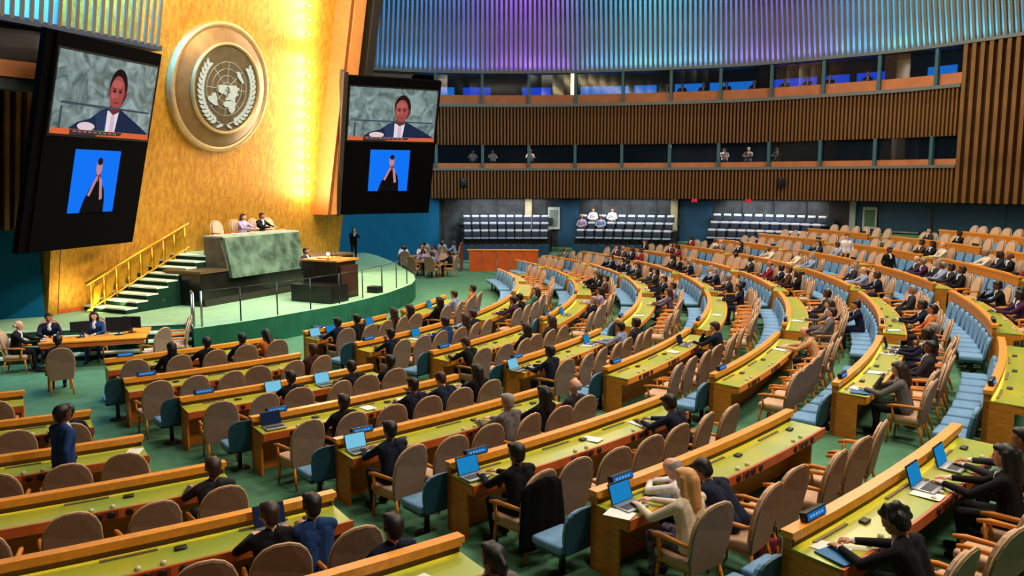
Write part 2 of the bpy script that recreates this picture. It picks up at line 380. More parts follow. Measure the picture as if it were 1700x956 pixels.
# coloured lamps at the top of the cavity behind the slats
for (x, y, c, p) in ((-9.5, 48.6, (.05, .45, 1), 1), (-6.5, 50, (.06, .42, 1), 1), (-3.3, 50.7, (.16, .30, 1), .9), (-.2, 50.9, (.50, .16, 1), .9), (2.4, 50.8, (.45, .16, 1), 1), (5.2, 50.3, (.10, .60, 1), 1.0), (8.2, 49.5, (.16, .80, 1), 1.1), (11, 48.6, (.12, .62, 1), 1.1), (13.8, 47.3, (.36, .20, 1), 1.1), (16.2, 45.7, (.28, .26, 1), 1.1), (18.3, 44, (.06, .55, 1), 1.2), (20.3, 42, (.05, .72, .95), 1.4), (22, 39.4, (.05, .70, .9), 1.2), (24, 36, (.05, .6, .8), 1)):
    d = WC.near(x, y); p_, t = WC.at(d); nn = Vector((-t.y, t.x, 0))
    q = p_ + nn*(.60 - 7.75*UL); a = area('slat_wash_lamp', (q.x, q.y, 19.2), (0, 0, 0), 2.8, 430*p, c, .4, 75)
    q2 = p_ + nn*(1.0 - 1.2*UL); a.rotation_euler = (Vector((q2.x, q2.y, 12.6)) - Vector((q.x, q.y, 19.2))).to_track_quat('-Z', 'Y').to_euler()
    u_ = p_ + nn*.55; u2 = p_ + nn*(.75 - 2.4*UL)
    area('slat_uplight', (u_.x, u_.y, 11.52), (0, 0, 0), 2.8, 34*p, c, .2, 150).rotation_euler = (Vector((u2.x, u2.y, 13.8)) - Vector((u_.x, u_.y, 11.52))).to_track_quat('-Z', 'Y').to_euler()
wall_b1 = curved('wall_balcony_upper', M['slat_back'], sA, sB, 7.0, 9.3, .2, .3)
slats(WC, sA, sB, 7.0, 9.3, .205, .10, .14, M['slat'], wall_b1)
wall_b2 = curved('wall_balcony_lower', M['slat_back'], sA, sB, 3.75, 5.45, .2, .3)
slats(WC, sA, sB, 3.75, 5.45, .205, .10, .14, M['slat'], wall_b2)
wall_b3 = curved('wall_slatted_end', M['slat_back'], sB, sE, 3.75, 11.3, .2, .3)
slats(WC, sB+.1, sE, 3.75, 11.3, .40, .19, .16, M['slat'], wall_b3)
for (nm, z0, z1, zs) in (('upper', 9.3, 11.35, 9.48), ('lower', 5.45, 7.02, 5.6)):
    tr = curved('trim_' + ('1' if nm == 'upper' else '2'), M['ledge'], sA, sB, z0, zs, -.08, .5)
    curved('sill', M['sill'], sA, sB, zs, zs + (.56 if nm == 'upper' else .30), .32, .5, 0, tr)
    curved('booth_back', M['dark'], sA, sB, z0, z1, 3.0, 3.1, 0, tr)
    curved('booth_floor', M['dark'], sA, sB, z0-.1, z0, .3, 3.1, 0, tr)
    curved('booth_ceiling', M['dark'], sA, sB, z1-.02, z1+.08, .2, 3.1, 0, tr)
    d = sA + .9; i = 0
    while d < sB:
        p, t = WC.at(d); nn = Vector((-t.y, t.x, 0)); rz = atan2(t.y, t.x)
        o = MB().box((0, 0, (z1-z0)/2), (.17, .22, z1-z0)).build('mullion', M['teal'], tr, origin=(0, 0, 0)); q = p + nn*.14
        o.location = (q.x, q.y, z0); o.rotation_euler = (0, 0, rz)
        d2 = min(d + 2.85, sB)
        if d2 - d > 1:
            o = fix_normals(ribbon(WC, d+.08, d2-.08, zs + (.56 if nm == 'upper' else .3), z1, .30, .32, 0, 4).build('pane', M['glass'], tr))
        d += 2.85; i += 1
# lit booths: blue screens along the back of the upper booths, lamps in a few lower ones
blue_em = mat('blue_screen_glow', (20, 70, 220), emit=1.3); blue_em2 = mat('azure_screen_glow', (24, 120, 230), emit=1.2)
bn = 0
for (px0, px1, m_) in ((-4.9, -3.4, blue_em2), (-2.9, -1.3, blue_em), (.6, 2.2, blue_em), (3.9, 6.7, blue_em2), (7.0, 8.3, blue_em2), (9.3, 10.9, blue_em2), (11.2, 13.2, blue_em2), (14.0, 15.9, blue_em), (16.1, 17.3, blue_em), (17.6, 18.7, blue_em), (20.0, 20.7, blue_em2)):
    def dx(x): return min((abs(WC.at(k*.1)[0].x - x), k*.1) for k in range(int(WC.len*10)))[1]
    o = fix_normals(ribbon(WC, dx(px0), dx(px1), 9.95, 10.75, 2.6, 2.65, 0, 6).build('booth_screen', m_)); bn += 1
    tag(o, 'blue glowing screen inside the upper booths, %s from the gold wall' % ORD[bn], 'screen', 'screens in the upper booths')
p, t = WC.at(WC.near(3.75, 50.6)); nn = Vector((-t.y, t.x, 0)); q = p + nn*.2
tag(MB().box((q.x, q.y, 10.65), (.2, .12, 1.25)).build('light_tube', mat('tube_glow', (255, 236, 205), emit=1.6), None, (q.x, q.y, 10.03)), 'tall white light tube standing in the upper booth window', 'lamp')
for (x, y, pw, c) in ((1, 50.8, 60, (1, .8, .6)), (9.3, 49.2, 110, (1, .9, .75)), (11.5, 48.4, 110, (1, .9, .75)), (13.6, 47.4, 90, (1, .9, .75))):
    p, t = WC.at(WC.near(x, y)); nn = Vector((-t.y, t.x, 0)); q = p + nn*1.6
    area('booth_lamp', (q.x, q.y, 6.95), (0, 0, 0), 1.2, pw, c)
# ---- lower wall under the balcony
LW0, LW1 = sA - 1, sE
low = curved('wall_far', mat('dark_glazing', (58, 66, 70), .35, 0, .3, 1.6, .5, 0, 0, (1, 1, 1), (14, 20, 24)), LW0, sE, -.1, 3.9, 1.7, 1.9)
curved('ceiling_under_balcony', M['dark'], LW0, sE, 3.72, 3.78, .25, 1.9)
def lowpart(name, m, x0, x1, z0, z1, o0=1.5, o1=1.72, n=6):
    return curved(name, m, dxl(x0), dxl(x1), z0, z1, o0, o1, 0, low, n)
_tab = [(WC.at(k*.1), k*.1) for k in range(int(WC.len*10))]
def dxl(x): return min((abs(a[0].x + 1.6*(-a[1].y) - x), d) for a, d in _tab)[1]
lowpart('door_panel', M['door'], 2.9, 4.3, .4, 3.6)
lowpart('door_panel', M['door'], 10.4, 12.3, .6, 3.6)
lowpart('blue_panelling', M['door'], 19.0, 27.5, 0, 3.7, n=20)
lowpart('dark_pier', M['black'], 18.0, 19.0, 0, 3.7)
for x in (.85, 9.9): lowpart('column', mat('cream_column', (150, 140, 104), .6), x, x+.42, .2, 3.7, 1.2, 1.6)
for x in (18.95, 26.0): lowpart('post', mat('pale_post', (150, 160, 150), .5), x, x+.2, 0, 3.7, 1.3, 1.6)
for x in (-4.4, -2.7, -1.0, 2.2, 5.6, 7.3, 8.9, 13.8, 15.3, 16.9): lowpart('glazing_bar', mat('dark_bar', (34, 38, 40), .5), x, x+.08, .4, 3.6, 1.62, 1.72, 2)
for x in (20.6, 22.6, 24.6): lowpart('push_bar', M['chrome'], x, x+.95, 2.05, 2.13, 1.38, 1.46, 3)
for x in (20.0, 21.9, 23.9): lowpart('door_gap', M['black'], x, x+.05, .4, 3.6, 1.47, 1.52, 2)
def sign(x, z0, z1, w_, label, m_):
    d = dxl(x); p, t = WC.at(d); nn = Vector((-t.y, t.x, 0)); q = p + nn*1.42; e = empty('wall_notice', (q.x, q.y, z0), atan2(t.y, t.x))
    tag(e, label, 'notice')
    MB().box((0, 0, (z1-z0)/2), (w_, .06, z1-z0)).build('frame', mat('pale_frame', (170, 180, 172), .5), e, (0, 0, 0))
    MB().box((0, -.04, (z1-z0)/2), (w_*.72, .03, (z1-z0)*.74)).build('sheet', m_, e, (0, 0, 0))
for x_ in (-.5, 7.2, 15.2):
    p, t = WC.at(dxl(x_)); nn = Vector((-t.y, t.x, 0)); q = p + nn*.3
    area('under_balcony_lamp', (q.x, q.y, 3.68), (0, 0, 0), .5, 260, (.95, .97, 1), 5.0).rotation_euler = (0, 0, atan2(t.y, t.x) - pi/2)
sign(2.7, 1.75, 3.15, .75, 'pale framed notice on dark wall between two chair stands', mat('grey_sheet', (110, 118, 112), .7))
sign(19.75, 2.2, 3.4, .75, 'pale framed green notice beside the white post on blue wall', mat('green_sheet', (70, 104, 74), .7))
for i, x in enumerate((11.4, 14.4)):
    d = dxl(x); p, t = WC.at(d); q = p
    o = MB().box((q.x, q.y-.12, 3.66), (.34, .1, .2), bev=.02).build('exit_light', mat('red_lamp', (200, 40, 50), emit=.9), None, (q.x, q.y-.12, 3.56))
    tag(o, ('small red light under balcony above the dark doorway', 'small red light under balcony over the farthest chair stand')[i], 'light', 'red lights under the balcony')
# ---- blue wing walls beside the gold wall
WW = Curve([(-10.8, 40.2), (-9.6, 44.2), (-7.6, 47.8), (-5.2, 50.4), (-4.6, 51.5)])
curved('wall_wing_far', M['bluewall'], 0, WW.len, -.1, 9.5, 0, .2, 0, None, 24, WW, 1)
gl = G(B0-.3, 0)
WL = Curve([(gl.x-6, gl.y-3.2), (gl.x-3, gl.y-1.5), (gl.x, gl.y-.05)])
curved('wall_wing_near', M['bluewall'], 0, WL.len, -.1, 3.6, -.1, .2, 0, None, 12, WL, 1)
WS = Curve([(-17.8, 19.0), (-15.9, 21.6), (-14.35, 23.7), (-13.6, 25.4)])
wl2 = curved('wall_near_slatted', M['slat_back'], 0, WS.len, 3.4, 14, .2, .4, LEAN*1.0, None, 12, WS, 1)
slats(WS, .1, WS.len, 3.4, 13.9, .27, .13, .15, M['slat'], wl2, LEAN*1.0)
UW = Curve([(-16.2, 15.0), (-14.2, 18.2), (-12.75, 21.6), (-11.5, 24.6), (-10.95, 26.2)])
wl3 = curved('wall_near_upper', M['up_back'], 0, UW.len, 9.0, 18, .9, 1.1, LEAN, None, 12, UW, 1)
slats(UW, .1, UW.len, 8.95, 17.5, .27, .11, .05, M['slat_up'], wl3, LEAN)
curved('ledge', mat('blue_ledge', (16, 48, 92), .6), 0, UW.len, 8.85, 9.0, 0, 1.0, 0, wl3, 12, UW)
for (x, y) in ((-13.6, 19.6), (-12.3, 22.6), (-11.4, 25)):
    d = UW.near(x, y); p_, t = UW.at(d); nn = Vector((-t.y, t.x, 0)); q = p_ + nn*(.45 - 2.6*LEAN); q2 = p_ + nn*.8
    area('slat_wash_lamp', (q.x, q.y, 11.6), (0, 0, 0), 2.4, 760, (.03, .45, 1), .3, 130).rotation_euler = (Vector((q2.x, q2.y, 9.3)) - Vector((q.x, q.y, 11.6))).to_track_quat('-Z', 'Y').to_euler()
# side booth box on the near slatted wall
bx = empty('side_booth', (-13.35, 21.9, 7.3), R(58)); tag(bx, 'grey framed booth window high on the slatted side wall', 'booth')
MB().box((0, 0, .85), (1.9, .5, 1.9)).build('frame', mat('slate_frame', (52, 62, 66), .6), bx, (0, 0, 0))
MB().box((0, -.26, .95), (1.55, .06, 1.4)).build('pane', mat('dim_pane', (44, 40, 42), .3), bx, (0, 0, 0))
MB().box((0, -.30, .42), (1.55, .06, .42)).build('sill', M['sill'], bx, (0, 0, 0))
area('wing_blue_lamp', (-4.5, 40, 9), (0, 0, 0), 1.5, 420, (.45, .80, 1)).rotation_euler = (Vector((-8.6, 46, 2.5)) - Vector((-4.5, 40, 9))).to_track_quat('-Z', 'Y').to_euler()
# ---- hall ceiling and the wall behind the camera close the room
struct(MB().box((4, 24, 22.2), (62, 70, .3)).build('ceiling', mat('ceiling_paint', (60, 62, 66), .9, 0, .05, 1)))
# ================================================================== STAGE FURNITURE
def sbox(name, a0, a1, b0, b1, z0, z1, m, parent=None, at0=None, at1=None, origin=None):
    """box in the stage frame; at0/at1: a-range at the top when the face slopes"""
    c0, c1 = (a0 if at0 is None else at0), (a1 if at1 is None else at1)
    o = MB().hexa([st(a0, b0, z0), st(a1, b0, z0), st(a1, b1, z0), st(a0, b1, z0), st(c0, b0, z1), st(c1, b0, z1), st(c1, b1, z1), st(c0, b1, z1)]).build(name, m, parent, origin)
    return fix_normals(o)
# stairs and upper platform against the gold wall
plat = struct(sbox('floor_upper_platform', -3.1, -1.0, -1.55, 2.6, SZ, 2.3, M['stage_carpet']))
stairs = struct(empty('floor_stairs', tuple(st(-1.9, -3.3, SZ))))
NS = 9
for i in range(NS):
    b0 = -5.15 + i*.40; z1 = SZ + (i+1)*(2.3-SZ)/NS
    sbox('riser', -2.86, -.95, b0, b0+.41, SZ, z1-.045, M['riser'], stairs)
    sbox('tread', -2.86, -.93, b0-.03, b0+.42, z1-.045, z1, M['nosing'], stairs)
hr = empty('handrail', tuple(st(-2.7, -5.2, SZ))); tag(hr, 'gold handrail with posts climbing the stairs beside the gold wall', 'handrail')
def ln(i, h): f = i/8; return st(-2.22, -5.35 + f*3.75, SZ + f*(2.3-SZ) + h)
MB().tube([ln(-.3, .96), ln(8.4, .96)], .055, 10).build('top_rail', M['goldrail'], hr)
MB().tube([ln(-.3, .14), ln(8.4, .14)], .035, 8).build('lower_rail', M['goldrail'], hr)
for i in range(9): MB().tube([ln(i, .0), ln(i, .96)], .03, 8).build('post', M['goldrail'], hr)
for i in range(8): fix_normals(MB().hexa([ln(i+.12, .2)-U*.02, ln(i+.55, .2)-U*.02, ln(i+.55, .2)+U*.01, ln(i+.12, .2)+U*.01, ln(i+.25, .72)-U*.02, ln(i+.9, .72)-U*.02, ln(i+.9, .72)+U*.01, ln(i+.25, .72)+U*.01]).build('infill_panel', M['goldrail'], hr))
# dark rostrum tier
ro = empty('rostrum', tuple(st(-.8, 0, SZ))); tag(ro, 'long low dark stone rostrum under the green marble desk', 'rostrum')
sbox('body', -1.6, 0, -3.05, 5.0, SZ, 1.82, M['rostrum'], ro)
sbox('desk_top', -1.66, .05, -3.1, 5.05, 1.82, 1.90, mat('brown_desktop', (92, 74, 48), .4), ro)
sbox('plinth', -1.6, .10, -3.0, 5.1, SZ, .98, mat('plinth_stone', (44, 42, 34), .35), ro)
# green marble desk: slabs with joints
mb_ = empty('marble_desk', tuple(st(-.4, 0, 1.6))); tag(mb_, 'green veined marble desk of the presiding officers above the rostrum', 'desk')
for i in range(4):
    w4 = 3.7/4; sbox('slab', .055, .20, -1.85 + i*w4 + .004, -1.85 + (i+1)*w4 - .004, 1.58, 2.92, M['marble'], mb_, at0=-.25, at1=-.10)
for s in (-1, 1): sbox('side_slab', -1.0, .04, s*1.85-.06, s*1.85+.06, 1.9, 2.92, mat('grey_marble', (96, 92, 76), .35, 0, .2, 3), mb_, at1=-.26)
sbox('top', -1.05, -.12, -1.9, 1.9, 2.92, 2.97, mat('pale_marble', (168, 180, 160), .3, 0, .1, 4), mb_)
for i, b in enumerate((-1.0, -.1, .7, 1.3)):
    o = MB().box(tuple(st(-.45, b, 3.01)), (.26, .18, .012), Matrix.Rotation(AX, 3, 'Z')).build('paper_sheet', M['white'], None, tuple(st(-.45, b, 2.97)))
    tag(o, 'white paper lying on the marble desk, %s from the stairs' % ORD[i+1], 'paper', 'papers on the marble desk')
# lectern
le = empty('lectern', tuple(st(1.8, 0, SZ))); tag(le, 'tall dark stone speaker lectern with wooden top before the rostrum', 'lectern')
sbox('body', 1.5, 3.0, .2, 1.3, SZ, 2.05, M['lectern'], le, at1=2.9)
sbox('side_block', 1.7, 3.4, -.72, .2, SZ, 1.34, mat('black_stone', (22, 20, 18), .3, 0, .2, 3), le)
sbox('front_panel', 2.9, 3.04, .3, 1.25, SZ+.1, 1.9, mat('brown_stone', (66, 38, 26), .3, 0, .25, 4), le)
sbox('top', 1.4, 3.0, .12, 1.38, 2.05, 2.11, M['oak'], le)
sbox('reading_board', 1.9, 2.5, .4, 1.1, 2.12, 2.15, M['oak_rail'], le)
for s in (.65, .9): MB().tube([st(2.4, s, 2.11), st(2.36, s, 2.32), st(2.2, s, 2.40)], .012, 6).build('microphone', M['black'], le)
o = empty('reading_lamp', tuple(st(2.5, .3, 2.11))); tag(o, 'small glowing white reading lamp on the lectern', 'lamp')
MB().lathe([(.06, 0), (.06, .015), (.012, .02), (.012, .16)], 12, tuple(st(2.5, .3, 2.11))).build('stand', M['black'], o)
MB().lathe([(.001, -.06), (.06, -.04), (.07, 0), (.05, .05), (.001, .07)], 12, tuple(st(2.5, .3, 2.31))).build('shade', mat('lamp_white', (255, 250, 240), emit=2.2), o)
sp = MB().box(tuple(st(3.0, 2.3, SZ+.12)), (.5, .35, .24), Matrix.Rotation(AX, 3, 'Z'), bev=.04).build('floor_monitor', M['black'], None, tuple(st(3.0, 2.3, SZ)))
tag(sp, 'low black loudspeaker wedge on the stage beside the lectern', 'loudspeaker')
# thin guard posts with glass along the stage edge
gr = empty('guard_rail', tuple(pol(12.6, -20, SZ))); tag(gr, 'thin guard rail of slim dark posts along the curved stage edge', 'railing')
gp = [(12.55, -41.5), (12.6, -36), (12.65, -30), (12.8, -24), (13.0, -18), (13.2, -12), (13.45, -6), (13.7, 0), (14.0, 5)]
for i, (r, t) in enumerate(gp):
    MB().tube([pol(r, t, SZ), pol(r, t, SZ+1.0)], .022 if i else .035, 8).build('post', M['chrome'] if i == 0 else M['steel'], gr)
    if i: MB().tube([pol(*gp[i-1], SZ+1.0), pol(*gp[i], SZ+1.0)], .012, 6).build('top_rail', M['steel'], gr)
hp = empty('step_rail', (-9.0, 22.9, SZ)); tag(hp, 'short steel hand rail at the top of the stage steps', 'railing')
for (x, y) in ((-9.15, 22.95), (-8.9, 22.45)): MB().tube([(x, y, SZ-.4), (x, y, SZ+.95)], .03, 8).build('post', M['chrome'], hp)
MB().tube([(-9.15, 22.95, SZ+.95), (-8.9, 22.45, SZ+.95)], .03, 8).build('top_rail', M['chrome'], hp)

# ------------------------------------------------------------------ hanging video screens
def make_screen(TL, az, lean, label, side):
    e1 = Vector((sin(az), cos(az), 0)); nh = Vector((cos(az), -sin(az), 0))
    up = Vector((0, 0, cos(lean))) + nh*sin(lean); nn = e1.cross(-up) if e1.cross(-up).dot(nh) > 0 else -e1.cross(-up); nn.normalize()
    TL = Vector(TL)
    def S(x, y, d=0): return TL + e1*x - up*y + nn*d
    root = empty('video_screen', tuple(S(1.9, 5.45))); tag(root, label, 'screen')
    def sb2(name, x0, x1, y0, y1, d0, d1, m):
        return fix_normals(MB().hexa([S(x0, y1, d0), S(x1, y1, d0), S(x1, y1, d1), S(x0, y1, d1), S(x0, y0, d0), S(x1, y0, d0), S(x1, y0, d1), S(x0, y0, d1)]).build(name, m, root))
    sb2('housing', -.12, 3.98, -.42, 5.47, -.30, -.03, M['blackm'])
    if side: sb2('side_wing', -.40, -.12, -.42, 5.5, -.28, -.10, M['blackm'])
    else: sb2('side_wing', -.30, -.12, -.55, 5.5, -.6, .02, mat('edge_brown', (40, 30, 24), .7))
    sb2('bezel', -.06, 3.91, -.06, 2.27, -.03, -.012, M['black'])
    pic = sb2('picture', 0, 3.85, 0, 2.2, -.012, 0, PICBG)
    W_, H_ = 3.85, 2.2; lay = [0.0]
    def shape(name, pts, m, base=pic, x0=0, y0=0, w=W_, h=H_):
        lay[0] += .0012; d = lay[0]
        pp = [(x0 + px*w, y0 + py*h) for px, py in pts]
        if sum((pp[i][0]*pp[(i+1) % len(pp)][1] - pp[(i+1) % len(pp)][0]*pp[i][1]) for i in range(len(pp))) > 0: pp = pp[::-1]
        b = MB().prism(pp, .001, lambda x, y, z: tuple(S(x, y, d + z)))
        o = b.build(name, m, root); fix_normals(o)
        if base is not root: o.parent = base; o.matrix_parent_inverse = Matrix.Identity(4); o.location = (0, 0, 0)
        return o
    def ell(cx, cy, rx, ry, n=20, a0=0, a1=360): return [(cx + rx*cos(R(a0+(a1-a0)*i/n)), cy + ry*sin(R(a0+(a1-a0)*i/n))) for i in range(n)]
    shape('suit_figure', [(.16, .93), (.24, .84), (.36, .78), (.44, .68), (.50, .63), (.66, .63), (.74, .70), (.86, .80), (.95, .88), (1.0, .93)], P_NAVY)
    shape('jacket_lapel', [(.40, .74), (.50, .64), (.54, .80), (.52, .93), (.44, .93)], P_NAVY2)
    shape('shirt_front', [(.52, .66), (.64, .66), (.62, .93), (.52, .93)], P_WHITE)
    shape('necktie', [(.565, .70), (.60, .70), (.605, .93), (.56, .93)], P_TIE)
    shape('neck_tone', [(.54, .52), (.64, .52), (.635, .67), (.58, .71), (.535, .66)], P_SKIN2)
    shape('hair_tone', ell(.60, .36, .095, .25), P_HAIR)
    shape('face_tone', ell(.592, .415, .078, .215), P_SKIN)
    shape('brow_light', ell(.585, .31, .055, .06), P_SKIN3)
    for ex in (.562, .622): shape('eye_shade', ell(ex, .40, .015, .017, 10), P_HAIR)
    for ex in (.562, .622): shape('brow_shade', [(ex-.02, .362), (ex+.02, .362), (ex+.018, .372), (ex-.018, .372)], P_HAIR)
    shape('nose_light', [(.586, .40), (.596, .40), (.606, .48), (.576, .48)], P_SKIN3)
    shape('cheek_light', ell(.55, .46, .02, .04, 10), P_SKIN3)
    shape('mouth_shade', [(.565, .54), (.62, .54), (.62, .555), (.565, .555)], P_SKIN2)
    shape('ear_tone', ell(.682, .43, .014, .05, 10), P_SKIN2)
    shape('railing_bar', [(.06, .60), (.97, .62), (.97, .645), (.06, .628)], P_BAR)
    shape('railing_bar', [(.06, .66), (.08, .66), (.08, .93), (.06, .93)], P_BAR)
    shape('hand_tone', ell(.32, .885, .085, .055), P_HAND)
    shape('desk_edge', [(0, .93), (1, .93), (1, 1.0), (0, 1.0)], P_ORANGE)
    shape('caption_bar', [(.17, .935), (.70, .935), (.68, .975), (.44, .985), (.42, 1.0), (.17, 1.0)], P_CAP)
    for i in range(9): shape('caption_mark', [(.20+i*.05, .948), (.232+i*.05, .948), (.232+i*.05, .962), (.20+i*.05, .962)], P_CAPL)
    inset = sb2('sign_language_inset', 1.04, 2.82, 2.6, 4.42, -.03, -.008, P_BLUE)
    lay[0] = -.008
    def ish(name, pts, m): return shape(name, pts, m, inset, 1.04, 2.6, 1.78, 1.82)
    ish('interpreter_body', [(.24, 1.0), (.30, .80), (.40, .62), (.48, .50), (.62, .50), (.72, .62), (.76, .80), (.77, 1.0)], P_BLACK)
    ish('interpreter_neck', [(.50, .34), (.60, .34), (.60, .50), (.50, .50)], P_SKIN2)
    ish('interpreter_face', ell(.55, .27, .065, .125), P_SKINB)
    ish('interpreter_hair', ell(.555, .175, .058, .06), P_HAIR)
    ish('interpreter_arm', [(.36, .72), (.41, .74), (.55, .44), (.53, .38)], P_SKINB)
    ish('interpreter_arm', [(.64, .80), (.70, .78), (.64, .46), (.58, .42)], P_SKINB)
    return root
def em(name, c, s=1.0): return mat(name, c, emit=s)
def pic_mat():
    m = bpy.data.materials.new('screen_marble_picture'); m.use_nodes = True; nt = m.node_tree; b = nt.nodes['Principled BSDF']
    tc = nt.nodes.new('ShaderNodeTexCoord'); n = nt.nodes.new('ShaderNodeTexNoise'); n.inputs['Scale'].default_value = 1.7; n.inputs['Detail'].default_value = 6; n.inputs['Distortion'].default_value = 1.6
    rp = nt.nodes.new('ShaderNodeValToRGB'); e = rp.color_ramp.elements; e[0].position = .36; e[0].color = lin((66, 88, 88)); e[1].position = .68; e[1].color = lin((146, 172, 172))
    nt.links.new(tc.outputs['Object'], n.inputs['Vector']); nt.links.new(n.outputs['Fac'], rp.inputs[0]); nt.links.new(rp.outputs[0], b.inputs['Emission Color'])
    b.inputs['Emission Strength'].default_value = .9; b.inputs['Base Color'].default_value = (.01, .01, .01, 1); return m
PICBG = pic_mat()
P_NAVY, P_NAVY2, P_WHITE, P_TIE = em('p_navy', (26, 38, 66)), em('p_navy2', (38, 54, 88)), em('p_white', (222, 214, 222)), em('p_tie', (206, 176, 196))
P_SKIN, P_SKIN2, P_SKIN3, P_HAIR = em('p_skin', (158, 72, 68)), em('p_skin2', (108, 44, 44)), em('p_skin3', (178, 92, 88)), em('p_hair', (30, 16, 18))
P_BAR, P_HAND, P_ORANGE, P_CAP, P_CAPL = em('p_bar', (62, 72, 84)), em('p_hand', (220, 200, 206)), em('p_orange', (216, 98, 54)), em('p_caption', (64, 46, 52)), em('p_capmark', (150, 128, 130))
P_BLUE, P_BLACK, P_SKINB = em('p_blue', (4, 112, 240), 1.05), em('p_black', (8, 8, 12), .6), em('p_skinb', (196, 130, 140))
make_screen((-11.59, 21.5, 8.2), R(13.17), R(14), 'large black video panel nearest the camera beside the emblem, speaker above interpreter', True)
make_screen((-6.55, 33.8, 8.62), R(61.6), R(16.2), 'smaller looking far video panel hanging before the slatted wall, speaker above interpreter', False)

# ================================================================== CHAIRS
def oval(w, h, n=9, p=2.4):
    """outline of a chair back: straight-ish sides, round top (x, z from 0)"""
    pts = [(-w*.40, 0), (w*.40, 0), (w*.47, h*.25), (w*.5, h*.5)]
    for i in range(1, n):
        a = pi*i/n; x = cos(a); z = sin(a)
        pts.append((w*.5*(abs(x)**(2/p))*(1 if x >= 0 else -1), h*.5 + h*.5*(z**(2/p))))
    pts += [(-w*.5, h*.5), (-w*.47, h*.25)]
    return pts
def back_map(y0, z0, tilt, curve=.35):
    def f(x, z, d):
        y = y0 - z*tilt + curve*x*x - d
        return (x, y, z0 + z)
    return f
def frus(p0, p1, r0, r1, n=6): return MB().tube([p0, p1], [r0, r1], n)
def seatmesh(w, d, t, z, y0=0, bev=.035): return MB().box((0, y0, z), (w, d, t), None, 0, bev)
# tan armchair, faces +Y, origin on the floor under the seat
TAN = {}
TAN['seat'] = seatmesh(.50, .50, .10, .43).mesh('seat', M['tan'])
b = MB().prism(oval(.57, .75), .045, back_map(-.23, .345, .20)); TAN['backrest'] = b.mesh('backrest', M['tan_back'])
b = MB().prism(oval(.50, .66), .03, back_map(-.198, .41, .20)); TAN['back_cushion'] = b.mesh('back_cushion', M['tan'])
pts = [back_map(-.23, .345, .20)(x, z, .02) for x, z in oval(.58, .76)[1:]]
TAN['piping'] = MB().tube(pts, .012, 5).mesh('piping', M['trim'])
for s, nm in ((1, 'armrest'), (-1, 'armrest2')):
    b = MB().tube([(s*.27, -.30, .66), (s*.285, -.1, .665), (s*.285, .12, .655), (s*.275, .24, .63)], [.022, .026, .03, .022], 6)
    b.tube([(s*.275, .17, .64), (s*.262, .13, .40)], [.02, .022], 6)
    TAN[nm] = b.mesh('armrest', M['oak'])
LEGS = [(.21, .20, .23, .23), (-.21, .20, -.23, .23), (.20, -.22, .23, -.33), (-.20, -.22, -.23, -.33)]
for i, (x, y, x2, y2) in enumerate(LEGS): TAN['leg%d' % i] = frus((x, y, .40), (x2, y2, 0), .026, .017).mesh('leg', M['oak'])
TAN['seat_rail'] = MB().box((0, 0, .365), (.46, .44, .045)).mesh('seat_rail', M['oak'])
def all_in_one(d, name):
    me = bpy.data.meshes.new(name); V_, F_, MI, SM, mats = [], [], [], [], []
    for k, m_ in d.items():
        o = len(V_); V_ += [tuple(v.co) for v in m_.vertices]; mm = m_.materials[0]
        if mm not in mats: mats.append(mm)
        for p in m_.polygons: F_.append([i+o for i in p.vertices]); MI.append(mats.index(mm)); SM.append(p.use_smooth)
    me.from_pydata(V_, [], F_); [me.materials.append(x) for x in mats]
    me.polygons.foreach_set('material_index', MI); me.polygons.foreach_set('use_smooth', SM); me.update(); return me
for d_ in (TAN,):
    for m_ in d_.values():
        bm = bmesh.new(); bm.from_mesh(m_); bmesh.ops.recalc_face_normals(bm, faces=bm.faces); bm.to_mesh(m_); bm.free()
TAN_ONE = all_in_one(TAN, 'armchair')
BLU = {}
BLU['seat'] = seatmesh(.50, .46, .10, .44, .02).mesh('seat', M['blue_seat'])
BLU['backrest'] = MB().prism(oval(.46, .46, 9, 3), .05, back_map(-.20, .44, .16, .25)).mesh('backrest', M['blue_seat'])
BLU['back_shell'] = MB().prism(oval(.50, .52, 9, 3), .03, back_map(-.245, .40, .16, .25)).mesh('back_shell', M['blue_back'])
BLU['seat_pan'] = MB().box((0, 0, .375), (.46, .42, .04)).mesh('seat_pan', M['blue_back'])
BLU['pedestal'] = MB().lathe([(.04, .03), (.035, .36)], 10).mesh('pedestal', M['steel'])
BLU['base_plate'] = MB().lathe([(.16, 0), (.16, .02), (.05, .04)], 14).mesh('base_plate', M['steel'])
for m_ in BLU.values():
    bm = bmesh.new(); bm.from_mesh(m_); bmesh.ops.recalc_face_normals(bm, faces=bm.faces); bm.to_mesh(m_); bm.free()
BLU_ONE = all_in_one(BLU, 'advisor_chair')
PLAIN = {'armrest2': 'armrest', 'leg0': 'leg', 'leg1': 'leg', 'leg2': 'leg', 'leg3': 'leg'}
def chair(kind, loc, rz, label, group, full=True):
    nm = 'armchair' if kind == 'tan' else 'advisor_chair'; d = TAN if kind == 'tan' else BLU
    if full:
        o = empty(nm, loc, rz)
        for k, me in d.items(): place(PLAIN.get(k, k), me, o)
    else: o = place(nm, TAN_ONE if kind == 'tan' else BLU_ONE, None, loc, rz)
    return tag(o, label, 'chair', group)
